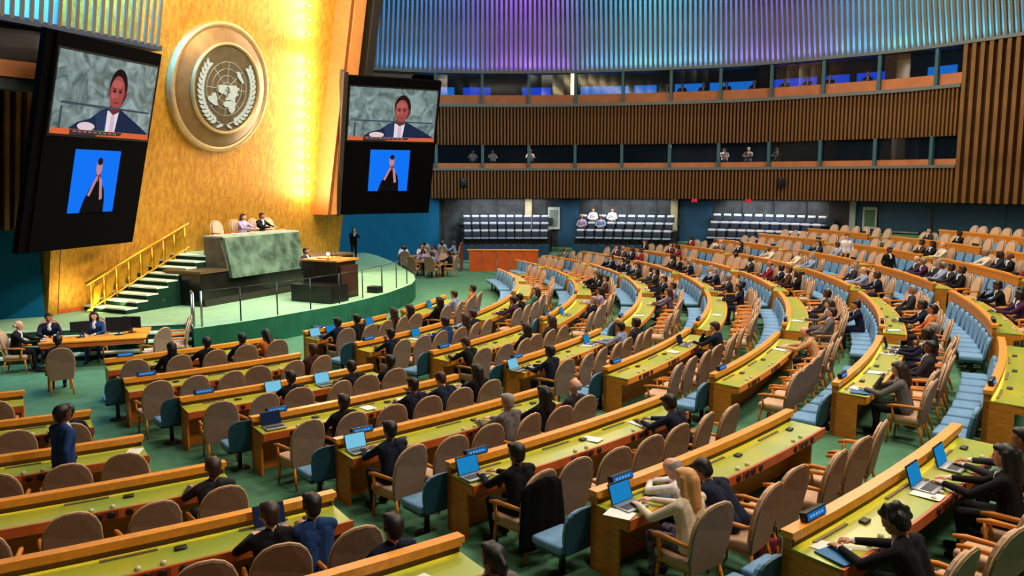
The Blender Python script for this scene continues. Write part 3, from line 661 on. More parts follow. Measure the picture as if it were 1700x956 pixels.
# ================================================================== SEATING
BLOCKS = {  # block: {row: (start angle, end angle)}
 1: {0: (-74, -60.8), 1: (-70, -57.9), 2: (-69, -56.6), 3: (-67, -55.1), 4: (-65, -53.8), 5: (-63, -53.2)},
 2: {-1: (-55.5, -42.3), 0: (-55.4, -43.6), 1: (-53.8, -42.6), 2: (-52.4, -41.6), 3: (-51.4, -41.8), 4: (-50.4, -40.8), 5: (-49.7, -41.0), 6: (-49.4, -41.2)},
 3: {-1: (-38.0, -26.6), 0: (-38.6, -26.6), 1: (-37.6, -26.8), 2: (-37.8, -26.3), 3: (-36.8, -25.2), 4: (-36.6, -26.2), 5: (-36.9, -27.4), 6: (-37.2, -28.3), 7: (-37.0, -28.5)},
 4: {-1: (-23.4, -11.0), 0: (-22.6, -9.4), 1: (-22.6, -8.6), 2: (-22.4, -8.0), 3: (-23.3, -8.6), 4: (-23.6, -10.5), 5: (-24.8, -12.5), 6: (-25.5, -14.6), 7: (-25.6, -15.2), 8: (-25.6, -15.5)},
 5: {0: (-6.6, 3.6), 1: (-5.8, 4.0), 2: (-5.2, 4.4), 3: (-5.9, 4.0), 4: (-7.6, 2.2), 5: (-9.6, .2), 6: (-11.6, -1.6), 7: (-12.2, -2.4), 8: (-12.5, -2.6), 9: (-12.5, -2.6), 10: (-12.4, -3.4)},
 6: {0: (6.4, 17), 1: (6.8, 17), 2: (7.2, 17), 3: (6.8, 16.6), 4: (5.0, 15), 5: (3.0, 13), 6: (1.2, 11), 7: (.4, 10.4), 8: (.2, 10), 9: (.2, 9.6)},
 7: {1: (20, 27), 2: (20, 29), 3: (19.4, 29), 4: (17.8, 27), 5: (15.8, 25), 6: (13.8, 23), 7: (13.2, 22), 8: (12.8, 20)},
}
BNAME = {1: 'nearest block', 2: 'second block', 3: 'third block', 4: 'fourth block', 5: 'fifth block', 6: 'sixth block', 7: 'farthest block'}
P_ = R(7.511)
def pix(p):
    """where a point of the hall lies in the photograph's frame; used only to leave out seats that the photograph does not cover"""
    x, y, z = p[0], p[1], p[2]-4.82; f = y*cos(P_) - z*sin(P_); u = y*sin(P_) + z*cos(P_)
    if f < .5: return (9999, 9999)
    return 850 + 1350*x/f, 478 - 1350*u/f
def inframe(p, mx=70, my=110):
    x, y = pix(p); return -mx < x < 1700+mx and -60 < y < 956+my
SEATS = {}      # (block, row, n) -> (position, facing angle)
ndesk = 0
RECESS_SHADE = mat('recess_shade', (54, 32, 14), .6)  # shade of the gap below the desk rail, put into the colour
STRIP = mat('warm_desk_light', (255, 214, 90), emit=13.0)
sock = mat('dark_socket', (18, 12, 10), .5); redpan = mat('red_brown_panel', (120, 44, 24), .45)
socket_me = MB().lathe([(.045, 0), (.045, .012), (.03, .016)], 12).mesh('socket', sock)
knob_me = MB().lathe([(.024, 0), (.031, .02), (.02, .036), (.001, .042)], 12).mesh('earpiece_dial', mat('ivory_plastic', (222, 214, 190), .5))
mic_me = MB().tube([(0, 0, 0), (0, .01, .12), (0, .08, .24), (0, .15, .27)], [.014, .008, .007, .014], 6).mesh('microphone', M['black'])
base_me = MB().box((0, 0, .012), (.12, .08, .024), None, 0, .012).mesh('microphone_base', mat('charcoal_unit', (44, 42, 36), .5))
plate_body = MB().box((0, 0, .045), (.36, .07, .09), Matrix.Rotation(R(-12), 3, 'X'), 0, .012).mesh('casing', M['black'])
plate_scr = MB().box((0, -.037, .052), (.32, .006, .062), Matrix.Rotation(R(-12), 3, 'X')).mesh('display', mat('plate_blue', (24, 108, 190), emit=.75))
plate_txt = MB()
for i in range(5) : plate_txt.box((-.11 + i*.05, -.041, .054), (.030, .004, .022), Matrix.Rotation(R(-12), 3, 'X'))
plate_txt = plate_txt.mesh('lettering', mat('plate_text', (120, 180, 225), emit=.8))
def name_plate(p, rz, label):
    o = empty('name_plate', tuple(p), rz); tag(o, label, 'name plate', 'lit name plates on the desks')
    c = place('casing', plate_body, o); s = place('display', plate_scr, o); place('lettering', plate_txt, s)
    return o
for bk, rows in BLOCKS.items():
    for k, (t0, t1) in rows.items():
        r, z = rk(k), zk(k); tm = (t0+t1)/2; base = pol(r+.3, tm, z)
        row = k + 2
        zlow = zk(k-1) - .02 if k > 0 else 0
        if not (inframe(pol(r, t0, z+.9), 10, 10) or inframe(pol(r, t1, z+.9), 10, 10) or inframe(base, 10, 10)): continue
        far = base.length > 24
        e = empty('delegate_desk', tuple(base)); n = max(4, int((t1-t0)*.8)); c = (CX, CY)
        tag(e, 'curved oak delegate desk with green top, %s row from stage, %s' % (ORD[row], BNAME[bk]), 'desk', 'curved rows of delegate desks')
        MB().arc(c, r-.05, r+.03, zlow, z+.857, t0, t1, n).build('front_panel', M['oak'], e)
        MB().arc(c, r-.06, r+.065, z+.855, z+.915, t0-.06, t1+.06, n, 0).build('rail', M['oak_rail'], e)
        MB().arc(c, r+.036, r+.056, z+.846, z+.852, t0+.2, t1-.2, n).build('desk_light_strip', STRIP, e)
        MB().arc(c, r+.058, r+.066, z+.828, z+.857, t0, t1, n).build('rail_lip', M['oak_rail'], e)
        MB().arc(c, r+.03, r+.034, z+.756, z+.846, t0+.03, t1-.03, n).build('recess_shade_panel', RECESS_SHADE, e)  # thin dark strip painting in the shade line under the rail
        MB().arc(c, r+.03, r+.50, z+.725, z+.755, t0, t1, n, 0, z+.70, z+.735).build('desktop', M['leather'], e)
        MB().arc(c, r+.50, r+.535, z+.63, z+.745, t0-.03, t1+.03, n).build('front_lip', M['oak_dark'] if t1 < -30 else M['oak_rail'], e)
        dt = degrees(.035/r)
        for ta in (t0, t1-dt):
            MB().arc(c, r-.05, r+.36, z-.0, z+.73, ta, ta+dt, 1).build('end_panel', M['oak'], e)
            MB().arc(c, r+.36, r+.51, z+.60, z+.73, ta, ta+dt, 1).build('end_apron', M['oak'], e)
        # seats along the desk
        L = R(t1-t0)*(r+1.0); ns = max(2, int(round(L/.72)))
        for i in range(ns):
            tt = t0 + (t1-t0)*(i+.5)/ns
            SEATS[(bk, k, i+1)] = (pol(r+.97, tt, z), tt, ns)
        if not far:
            for i in range(0, ns-1, 2):
                tt = t0 + (t1-t0)*(i+1)/ns; q = pol(r+.536, tt, z+.687); rz = R(tt-90)
                o = MB().box((0, 0, 0), (.30, .012, .085)).build('control_panel', redpan, e, (0, 0, 0)); o.location = q - base; o.rotation_euler = (0, 0, rz)
                for dx_ in (-.27, .27, -.07, .07):
                    a = tt + degrees(dx_/(r+.72)); o = place('socket', socket_me, e, tuple(pol(r+.535, a, z+.687) - base)); o.rotation_euler = (R(-90), 0, R(a-90)); o.rotation_euler = (R(90), 0, R(a+90))
                for dx_ in (-.13, .10):
                    a = tt + degrees(dx_/(r+.4)); place('earpiece_dial', knob_me, e, tuple(pol(r+.44, a, z+.738) - base))
                a = tt + degrees(.3/r); o = place('microphone_base', base_me, e, tuple(pol(r+.20, a, z+.752) - base), R(a-90))
                vent = MB().arc(c, r+.09, r+.125, z+.752, z+.768, tt-.9, tt+.2, 3).build('cable_cover', mat('grey_cover', (120, 112, 80), .5), e)
        nd = 0
        if bk <= 4 or k >= 6: pl = [t0 + degrees(.42/r)]
        else: pl = []
        for a in pl:
            name_plate(pol(r, a, z+.915), R(a-90+180), 'blue lit name plate on rail, near end, %s row from stage, %s' % (ORD[row], BNAME[bk]))
# ---- armchairs behind every desk
ntan = 0; rnd = random.Random(11)
for (bk, k, i), (p, tt, ns) in SEATS.items():
    if not inframe((p.x, p.y, p.z+.8)): continue
    wx = WC.at(WC.near(p.x, p.y))[0]
    j = rnd.uniform(-9, 9); dr = rnd.uniform(-.05, .10); q = pol(rk(k)+1.0+dr, tt, p.z)
    chair('tan', tuple(q), R(tt+90+j), 'tan armchair, %s seat from near end, %s row from stage, %s' % (ORD[i], ORD[k+2], BNAME[bk]), 'tan armchairs at the delegate desks', p.length < 27); ntan += 1
# ---- blue advisor chairs with their backs against the next desk
nblu = 0
for bk, rows in BLOCKS.items():
    for k, (t0, t1) in rows.items():
        if k < 0: continue
        r = rk(k); z = zk(k-1) if k > 0 else 0; step = degrees(.60/(r-.4)); t = t0 - step*.15; i = 0
        lim = {1: 2, 2: 2, 3: 3 if k < 5 else 99}.get(bk, 99)
        while t < t1 - step*.3 and i < lim:
            q = pol(r-.40, t, z); i += 1
            if inframe((q.x, q.y, z+.8), 40, 60) and bk < 8:
                chair('blue', tuple(q), R(t+90+rnd.uniform(-3, 3)), 'pale blue advisor chair, %s from near end, before %s row from stage, %s' % (ORD[min(i, 20)], ORD[k+2], BNAME[bk]), 'pale blue advisor chairs', q.length < 25); nblu += 1
            t += step
print('CHAIRS', ntan, nblu, 'objects', len(bpy.data.objects))
# ---- stands of grey chairs under the balcony
gal = MB(); gal.box((0, 0, .42), (.46, .40, .08), None, 0, .02)
GAL = {'seat': gal.mesh('seat', mat('grey_blue_seat', (150, 166, 186), .7, 0, .05, 8)),
       'backrest': MB().box((0, -.2, .68), (.46, .06, .36), Matrix.Rotation(R(8), 3, 'X'), 0, .025).mesh('backrest', mat('navy_shell', (30, 46, 66), .6)),
       'painted_top_light': MB().box((0, -.215, .86), (.42, .10, .13), None, 0, .035).mesh('painted_top_light', mat('top_light_white', (216, 222, 232), .6, 0, .04)),  # white rim standing in for light caught on the folded seat tops
       'pedestal': MB().lathe([(.12, 0), (.12, .02), (.04, .03), (.035, .40)], 8).mesh('pedestal', M['steel'])}
GAL_ONE = all_in_one(GAL, 'stand_chair')
def stand(name, x0, x1, z, nseat, which, tiers=3):
    d0, d1 = dxl(x0), dxl(x1)
    e = empty('chair_stand', tuple(WC.at((d0+d1)/2)[0] + Vector((0, 0, z)))); tag(e, 'dark stepped platform for the rows of grey chairs, ' + which, 'platform', 'chair platforms under the balcony')
    for r_ in range(tiers):
        o0 = -1.6 + r_*.85
        fix_normals(ribbon(WC, d0-.1, d1+.1, -.1, z + r_*.40, o0-.35, 1.45, 0, 10).build('tier', M['door'] if r_ == 0 else M['black'], e))
        for i in range(nseat):
            d = d0 + (d1-d0)*(i+.5)/nseat; p, t = WC.at(d); nn = Vector((-t.y, t.x, 0)); q = p + nn*(o0+.15)
            c = place('stand_chair', GAL_ONE, None, (q.x, q.y, z + r_*.40), atan2(t.y, t.x) + pi)
            tag(c, 'grey chair, white cushion, %s from stage, %s tier, %s' % (ORD[i+1], ORD[r_+1], which), 'chair', 'grey chairs on the stands')
    fix_normals(ribbon(WC, d0-.15, d1+.15, z+tiers*.40-.1, z+tiers*.40+.32, 1.25, 1.4, 0, 10).build('back_rail', M['steel'], e))
stand('s', -3.2, 2.5, .95, 10, 'stand nearest the stage')
stand('s', 4.4, 10.3, 1.0, 10, 'middle stand')
stand('s', 12.4, 18.2, 1.15, 11, 'stand nearest the doors')
# ---- low wooden partition before the first stand
pt = empty('low_partition', (-.4, 43.0, 0)); tag(pt, 'low reddish wooden partition before the chair stand nearest the stage', 'partition')
for i in range(5):
    x0 = -2.3 + i*.74; MB().box((x0+.37, 43.2-.06*i, .575), (.725, .06, 1.15)).build('panel', mat('red_oak', (196, 84, 26), .45, 0, .12, 3), pt)
for i in range(2): MB().box((-2.75+i*.02, 43.6+i*.75, .75), (.06, .73, 1.5)).build('end_panel', mat('dark_red_oak', (120, 44, 16), .45, 0, .12, 3), pt)
MB().box((-.5, 43.1, 1.18), (3.8, .16, .06), Matrix.Rotation(R(-4.6), 3, 'Z')).build('capping', M['oak_rail'], pt)
# ================================================================== PEOPLE
def capsule(b, p0, p1, r0, r1, n=10, m=4):
    p0, p1 = Vector(p0), Vector(p1); t = p1-p0
    if t.length < 1e-4: t = Vector((0, 0, 1e-4)); p1 = p0 + t
    d = t.normalized(); a = d.orthogonal().normalized(); c = d.cross(a); vv = [tuple(p0 - d*r0)]; rings = []
    for i in range(1, m+1): rings.append((p0 - d*r0*cos(pi/2*i/m), r0*sin(pi/2*i/m)))
    for i in range(0, m): rings.append((p1 + d*r1*sin(pi/2*i/m), r1*cos(pi/2*i/m)))
    for q, r in rings: vv += [tuple(q + (a*cos(2*pi*k/n) + c*sin(2*pi*k/n))*r) for k in range(n)]
    vv.append(tuple(p1 + d*r1)); L = len(rings); ff = [(0, 1+(k+1) % n, 1+k) for k in range(n)]
    for i in range(L-1):
        for k in range(n): ff.append((1+i*n+k, 1+i*n+(k+1) % n, 1+(i+1)*n+(k+1) % n, 1+(i+1)*n+k))
    ff += [(1+(L-1)*n+k, 1+(L-1)*n+(k+1) % n, len(vv)-1) for k in range(n)]
    b.add(vv, ff)
def rotx(v, a, c): # rotate about the X axis through c, forward positive
    x, y, z = v; y -= c[1]; z -= c[2]; return Vector((x, c[1] + y*cos(a) + z*sin(a), c[2] - y*sin(a) + z*cos(a)))
def hand(caps, w_, d, side, curl=.5, down=Vector((0, 0, -1))):
    """palm, four fingers with a knuckle bend and a thumb leaving the side of the palm"""
    d = d.normalized(); lat = d.cross(Vector((0, 0, 1))); lat = lat.normalized() if lat.length > .2 else Vector((1, 0, 0)); lat = lat*(1 if lat.x*side < 0 else -1)   # towards the thumb
    dn = d.cross(lat).normalized(); dn = dn if dn.dot(down) > 0 else -dn
    k = w_ + d*.085
    for q in (-.026, 0, .026): caps.append((w_ + d*.012 + lat*q*.7, k + lat*q, .017, .015, 0))
    for i, (q, L) in enumerate(((.031, .068), (.010, .078), (-.011, .072), (-.031, .055))):
        a = k + lat*q; b_ = a + (d*cos(curl*.6) + dn*sin(curl*.6))*L*.5; c = b_ + (d*cos(curl*1.6) + dn*sin(curl*1.6))*L*.5
        caps.append((a, b_, .0105, .0095, 0)); caps.append((b_, c, .0095, .008, 0))
    a = w_ + d*.025 + lat*.03; b_ = a + (d*.6 + lat*.7).normalized()*.042; c = b_ + (d*.9 + lat*.15).normalized()*.032
    caps.append((a, b_, .013, .011, 0)); caps.append((b_, c, .011, .009, 0))
def figure(pose):
    """list of capsules (p0, p1, r0, r1, material) for a figure facing +Y with its seat over the origin; returns also the head centre and tilt"""
    C = []; standing = pose in ('stand', 'camera', 'walk')
    lean = {'type': .16, 'rest': -.12, 'chin': .20, 'write': .42, 'slump': .75, 'turn': .0, 'stand': 0, 'camera': .05, 'walk': .04}[pose]
    hz = .57 if not standing else .93
    H = Vector((0, -.06 if not standing else 0, hz))
    def T(x, y, z): return rotx((x, H.y + y, hz + z), lean, H)       # torso frame
    for s in (-1, 1):
        C.append((T(s*.085, 0, -.01), T(s*.075, .0, .20), .115, .105, 1)); C.append((T(s*.075, .0, .18), T(s*.095, .01, .36), .105, .115, 1))
        C.append((T(s*.05, -.01, .44), T(s*.165, -.015, .425), .075, .062, 1))
    C.append((T(0, .02, .30), T(0, .03, .40), .115, .095, 1))
    C.append((T(0, .0, .45), T(0, .015, .53), .054, .05, 0))
    C.append((T(0, .03, .475), T(0, .045, .495), .052, .05, 4))       # collar
    C.append((T(0, .085, .36), T(0, .075, .44), .055, .045, 4))       # shirt front
    nk = {'write': .25, 'slump': .30, 'chin': .10}.get(pose, 0)
    N = T(0, .015, .53)
    def K(x, y, z): return rotx((N.x + x, N.y + y, N.z + z), lean*.55 + nk, N)
    C += [(K(0, -.015, .135), K(0, .012, .150), .090, .086, 0), (K(0, .03, .05), K(0, .035, .11), .062, .074, 0), (K(0, .065, .035), K(0, .06, .05), .038, .04, 0)]
    C += [(K(0, .098, .105), K(0, .108, .085), .012, .016, 0)]         # nose
    for s in (-1, 1):
        C += [(K(s*.082, .0, .115), K(s*.084, -.005, .085), .016, .012, 0), (K(s*.034, .088, .118), K(s*.036, .088, .118), .0125, .0125, 5)]
    C += [(K(-.022, .095, .050), K(.022, .095, .050), .009, .009, 6)]
    hc, ht = K(0, .0, .115), lean*.55 + nk
    if not standing:
        arms = {'type': [((.27, .26, .80), (.12, .56, .80), .45), ((-.27, .26, .80), (-.12, .56, .80), .45)],
                'rest': [((.29, .06, .74), (.10, .27, .66), .8), ((-.29, .06, .74), (-.08, .29, .68), .8)],
                'chin': [((.22, .46, .79), (.07, .33, 1.02), 1.0), ((-.28, .28, .80), (-.05, .56, .80), .4)],
                'write': [((.30, .34, .80), (.10, .60, .80), .9), ((-.30, .34, .80), (-.14, .60, .80), .4)],
                'slump': [((.28, .50, .80), (.02, .66, .80), .4), ((-.28, .50, .80), (.0, .70, .80), .4)],
                'turn': [((.29, .10, .76), (.16, .34, .70), .7), ((-.28, .22, .80), (-.16, .54, .80), .4)]}[pose]
    else:
        arms = {'stand': [((.26, -.04, 1.12), (.24, .10, .88), .7), ((-.26, -.04, 1.12), (-.24, .10, .88), .7)],
                'walk': [((.27, -.12, 1.13), (.25, -.10, .88), .7), ((-.26, .04, 1.12), (-.22, .22, .95), .7)],
                'camera': [((.24, .16, 1.18), (.08, .26, 1.40), 1.1), ((-.24, .18, 1.18), (-.07, .30, 1.36), 1.1)]}[pose]
    for s, (e, w_, cu) in zip((1, -1), arms):
        S_ = T(s*.185, -.015, .415); e, w_ = Vector(e), Vector(w_)
        C += [(S_, e, .062, .048, 1), (e, w_, .048, .034, 1)]
        d = (w_-e).normalized(); C.append((w_ - d*.01, w_ + d*.012, .030, .030, 4))
        hand(C, w_ + d*.012, d if pose not in ('type', 'write', 'slump') else (d + Vector((0, .25, -.02))).normalized(), s, cu)
    for s in (-1, 1):
        if not standing:
            kn, an = Vector((s*.13, .38, .53)), Vector((s*.13, .36 + (.06 if s > 0 else -.04), .10))
            C += [(H + Vector((s*.095, .02, -.02)), kn, .098, .066, 2), (kn, an, .064, .042, 2)]
        else:
            st_ = {'walk': .20*s}.get(pose, .02*s); kn, an = Vector((s*.10, st_*.5 + .03, .50)), Vector((s*.10, st_, .09))
            C += [(H + Vector((s*.09, 0, -.02)), kn, .10, .066, 2), (kn, an, .064, .045, 2)]
        C += [(an + Vector((0, -.02, -.04)), an + Vector((s*.02, .15, -.055)), .045, .035, 3)]
    return C, hc, ht
SKIN = [mat('skin_light', (214, 158, 128), .55, 0, .04, 6), mat('skin_tan', (168, 108, 76), .55, 0, .04, 6), mat('skin_brown', (104, 62, 44), .5, 0, .04, 6), mat('skin_deep', (62, 38, 30), .5, 0, .04, 6)]
CLOTH = {'navy': (20, 27, 48), 'black': (15, 15, 18), 'charcoal': (44, 44, 50), 'blue': (28, 58, 110), 'grey': (104, 98, 98), 'cream': (222, 208, 184), 'white': (226, 222, 226), 'brown': (72, 46, 36), 'sky': (138, 154, 190), 'beige': (206, 158, 110), 'plum': (62, 34, 66), 'red': (128, 30, 40), 'green': (60, 96, 84), 'lilac': (170, 150, 186), 'orange': (196, 104, 40), 'patterned': (120, 108, 128)}
CM = {k: mat('cloth_' + k, v, .85, 0, .10 if k != 'patterned' else .0, 16, .2, 0, 0, (1, 1, 1), (22, 20, 30) if k == 'patterned' else None) for k, v in CLOTH.items()}
SHOE = mat('shoe_leather', (16, 12, 10), .4); EYE = mat('eye_dark', (24, 18, 16), .3, 0, 0); LIP = mat('lip_tone', (140, 72, 64), .5, 0, 0)
HAIRM = {'black': mat('hair_black', (16, 12, 12), .5, 0, .1, 30), 'brown': mat('hair_brown', (52, 32, 24), .5, 0, .1, 30), 'blonde': mat('hair_blonde', (206, 152, 92), .5, 0, .12, 30), 'grey': mat('hair_grey', (138, 132, 130), .6, 0, .1, 30), 'white': mat('hair_white', (210, 206, 200), .6, 0, .08, 30)}
def remesh(b, name, mats, voxel, ratio, caps=None):
    me0 = b.mesh('tmp', [mats[0]]); o = bpy.data.objects.new('tmp', me0); COL.objects.link(o)
    m1 = o.modifiers.new('r', 'REMESH'); m1.mode = 'VOXEL'; m1.voxel_size = voxel
    m2 = o.modifiers.new('s', 'SMOOTH'); m2.iterations = 2; m2.factor = .4
    if ratio < 1: m3 = o.modifiers.new('d', 'DECIMATE'); m3.ratio = ratio
    me = bpy.data.meshes.new_from_object(o.evaluated_get(bpy.context.evaluated_depsgraph_get())); bpy.data.objects.remove(o); me.name = name
    me.materials.clear()
    for m_ in mats: me.materials.append(m_)
    if caps:
        import numpy as np
        n = len(me.polygons); c = np.empty(n*3); me.polygons.foreach_get('center', c); c = c.reshape(-1, 3); best = np.full(n, 1e9); idx = np.zeros(n, int)
        for p0, p1, r0, r1, mi in caps:
            p0, p1 = np.array(p0), np.array(p1); d = p1-p0; L = max(d@d, 1e-9); t = np.clip(((c-p0)@d)/L, 0, 1)
            dist = np.linalg.norm(c - p0 - t[:, None]*d, axis=1) - (r0 + (r1-r0)*t) - (.004 if mi in (4, 5, 6) else 0)
            u = dist < best; best[u] = dist[u]; idx[u] = mi
        me.polygons.foreach_set('material_index', idx.astype('int32'))
    me.polygons.foreach_set('use_smooth', [True]*len(me.polygons)); me.update(); return me
POSES = {}
for ps in ('type', 'rest', 'chin', 'write', 'slump', 'turn', 'stand', 'camera', 'walk'):
    caps, hc, ht = figure(ps); b = MB()
    for c in caps: capsule(b, *c[:4])
    POSES[ps] = (remesh(b, 'body_' + ps, [SKIN[0], CM['navy'], CM['navy'], SHOE, CM['white'], EYE, LIP], .0085, .22, caps), hc, ht)
def hairmesh(style):
    b = MB()
    def ellip(c, r, n=14, m=9, keep=lambda x, y, z: True):
        vv = [(c[0] + r[0]*sin(pi*i/m)*cos(2*pi*k/n), c[1] + r[1]*sin(pi*i/m)*sin(2*pi*k/n), c[2] + r[2]*cos(pi*i/m)) for i in range(m+1) for k in range(n)]
        b.add(vv, [(i*n+k, (i+1)*n+k, (i+1)*n+(k+1) % n, i*n+(k+1) % n) for i in range(m) for k in range(n)], 0, True)
    if style in ('short', 'long', 'tail', 'curly'):
        ellip((0, -.022, .045), (.098, .108, .086))
        capsule(b, (0, -.055, .02), (0, -.06, -.045), .088, .07)
        for s in (-1, 1): capsule(b, (s*.075, -.02, .04), (s*.08, -.015, -.01), .025, .018)
        capsule(b, (-.045, .065, .085), (.045, .065, .085), .03, .03)
    if style == 'long':
        for s in (-1, 1): capsule(b, (s*.075, -.03, .03), (s*.09, -.05, -.20), .045, .04)
        capsule(b, (0, -.08, 0), (0, -.10, -.24), .085, .075)
    if style == 'tail':
        capsule(b, (0, -.12, .04), (0, -.16, .0), .035, .04); capsule(b, (0, -.16, .0), (0, -.13, -.24), .04, .025)
    if style == 'curly':
        rr = random.Random(3)
        for i in range(26):
            a, z = rr.uniform(0, 2*pi), rr.uniform(-.02, .13); rad = .105*sqrt(max(.1, 1-(z/.15)**2))
            q = (rad*cos(a), -.03 + rad*sin(a)*.95, z)
            if q[1] < .05 or z > .07: capsule(b, q, (q[0]*1.02, q[1]*1.02, q[2]+.01), .034, .03, 8, 3)
    if style == 'fringe':
        for i in range(9):
            a = R(200 + i*17.5 + 0); q = (.083*cos(a), -.02 + .088*sin(a), .02); capsule(b, q, (q[0], q[1], -.04), .022, .018, 8, 3)
    if style == 'scarf':
        ellip((0, -.02, .03), (.108, .118, .105)); capsule(b, (0, -.06, -.02), (0, -.04, -.16), .10, .10)
    return remesh(b, 'hair_' + style, [HAIRM['black']], .012, .5)
HAIR = {s: hairmesh(s) for s in ('short', 'long', 'tail', 'curly', 'fringe', 'scarf')}
HWORD = {'short': 'short %s hair', 'long': 'long %s hair', 'tail': '%s hair tied back', 'curly': 'curly %s hair', 'fringe': 'a bald crown', 'scarf': 'a %s headscarf'}
TOPW = {'navy': 'navy suit', 'black': 'black suit', 'charcoal': 'charcoal suit', 'blue': 'blue suit', 'grey': 'grey jacket', 'cream': 'cream jacket', 'white': 'white shirt', 'brown': 'brown jacket', 'sky': 'pale blue shirt', 'beige': 'beige jacket', 'plum': 'plum dress', 'red': 'dark red jacket', 'green': 'green jacket', 'lilac': 'lilac top', 'orange': 'orange jacket', 'patterned': 'patterned top'}
NPEOPLE = 0
def person(loc, face, top, hair='short', hcol='black', skin=1, pose='rest', legs=None, label='', turn=0, shirt='white', scale=1.0, group='delegates in the hall'):
    """face: compass angle (degrees) the figure looks towards"""
    global NPEOPLE; NPEOPLE += 1
    me, hc, ht = POSES[pose]
    o = place('person', me, None, loc, R(face-90)); o.scale = (scale,)*3
    for i, m_ in enumerate([SKIN[skin], CM[top], CM[legs or (top if top in ('navy', 'black', 'charcoal', 'blue', 'grey', 'brown') else 'charcoal')], SHOE, CM[shirt], EYE, LIP]):
        o.material_slots[i].link = 'OBJECT'; o.material_slots[i].material = m_
    tag(o, label, 'person', group)
    if hair:
        h = place('hair', HAIR[hair], o, tuple(hc), 0); h.rotation_euler = (-ht, 0, 0)
        h.material_slots[0].link = 'OBJECT'; h.material_slots[0].material = HAIRM.get(hcol) or CM[hcol]
    return o
def who(top, hair, hcol): return 'person in %s with %s' % (TOPW[top], (HWORD[hair] % hcol) if '%s' in HWORD[hair] else HWORD[hair])
def sit(bk, k, i, top, hair='short', hcol='black', skin=1, pose='type', legs=None, shirt='white', dr=0, note=None, turn=0, dt=0):
    if (bk, k, i) not in SEATS: print('NOSEAT', bk, k, i); return
    p, tt, ns = SEATS[(bk, k, i)]; tt = tt + dt; q = pol(rk(k)+.97+dr, tt, p.z)
    lab = note or (who(top, hair, hcol) + ', %s seat, %s row, %s' % (ORD[i], ORD[k+2], BNAME[bk]))
    return person(tuple(q), tt + 180 + turn, top, hair, hcol, skin, pose, legs, lab, 0, shirt)
# ================================================================== WHO SITS WHERE
sit(2, 5, 1, 'cream', 'long', 'blonde', 0, 'type', 'patterned', note='blonde person in cream jacket and patterned skirt typing at a laptop')
sit(2, 5, 2, 'navy', 'short', 'black', 1, 'slump', note='person in navy suit slumped forward beside the blonde person')
sit(2, 6, 1, 'black', 'curly', 'black', 1, 'write', note='person with curly black hair in black jacket writing at nearest desk')
sit(2, 6, 4, 'black', 'long', 'black', 0, 'type', note='person with long black hair in black jacket behind a laptop at nearest desk')
sit(2, 6, 5, 'charcoal', 'short', 'black', 1, 'type')
sit(2, 4, 1, 'black', 'short', 'black', 1, 'type', note='person in black suit at a laptop with a dark coat hung behind')
sit(2, 4, 6, 'navy', 'short', 'black', 2, 'write', note='person in navy suit bent over the far end of a desk by the aisle')
sit(2, 3, 1, 'navy', 'short', 'black', 1, 'type', note='person in dark suit with short black hair before a glowing laptop')
sit(2, 3, 4, 'grey', 'short', 'grey', 0, 'type'); sit(2, 3, 5, 'black', 'long', 'black', 0, 'turn'); sit(2, 3, 6, 'charcoal', 'fringe', 'grey', 0, 'rest')
sit(2, 2, 2, 'black', 'short', 'black', 2, 'rest'); sit(2, 2, 4, 'navy', 'short', 'black', 1, 'chin'); sit(2, 2, 5, 'navy', 'short', 'brown', 0, 'write'); sit(2, 2, 6, 'black', 'long', 'black', 1, 'type')
sit(2, 1, 3, 'black', 'short', 'black', 1, 'type'); sit(2, 1, 5, 'black', 'short', 'black', 2, 'write'); sit(2, 1, 6, 'navy', 'short', 'black', 2, 'rest')
sit(2, 0, 6, 'brown', 'short', 'brown', 2, 'rest')
sit(2, -1, 2, 'black', 'scarf', 'black', 1, 'rest'); sit(2, -1, 3, 'black', 'short', 'black', 2, 'turn'); sit(2, -1, 4, 'navy', 'short', 'black', 1, 'rest'); sit(2, -1, 5, 'orange', 'long', 'black', 1, 'write')
sit(3, -1, 1, 'navy', 'short', 'black', 2, 'type'); sit(3, -1, 2, 'black', 'short', 'black', 2, 'type'); sit(3, -1, 4, 'brown', 'long', 'brown', 0, 'turn'); sit(3, -1, 5, 'black', 'long', 'black', 1, 'rest')
sit(3, 0, 1, 'navy', 'short', 'black', 2, 'chin'); sit(3, 0, 4, 'blue', 'short', 'black', 2, 'type'); sit(3, 0, 5, 'patterned', 'long', 'brown', 1, 'rest'); sit(3, 0, 6, 'navy', 'short', 'brown', 1, 'type')
sit(3, 1, 1, 'black', 'short', 'brown', 0, 'write'); sit(3, 1, 4, 'black', 'long', 'black', 1, 'rest'); sit(3, 1, 6, 'charcoal', 'long', 'brown', 1, 'rest')
sit(3, 2, 1, 'navy', 'short', 'black', 2, 'type'); sit(3, 2, 6, 'sky', 'short', 'black', 1, 'type'); sit(3, 2, 7, 'charcoal', 'short', 'black', 2, 'rest')
sit(3, 3, 6, 'navy', 'short', 'brown', 0, 'chin', note='person in navy suit with brown hair holding a sheet, sixth seat, fifth row, third block')
sit(3, 4, 6, 'beige', 'fringe', 'brown', 0, 'write', note='bald person in beige jacket leaning on the desk beside the aisle')
sit(3, 5, 1, 'grey', 'long', 'brown', 0, 'chin', 'black', note='person with long brown hair in grey sleeveless dress, chin on hand')
sit(3, 5, 4, 'charcoal', 'short', 'black', 2, 'rest'); sit(3, 5, 6, 'navy', 'short', 'black', 3, 'type'); sit(3, 5, 7, 'navy', 'short', 'grey', 0, 'turn')
sit(4, -1, 1, 'black', 'long', 'black', 1, 'rest'); sit(4, -1, 3, 'sky', 'short', 'brown', 0, 'type'); sit(4, -1, 5, 'orange', 'short', 'black', 1, 'rest')
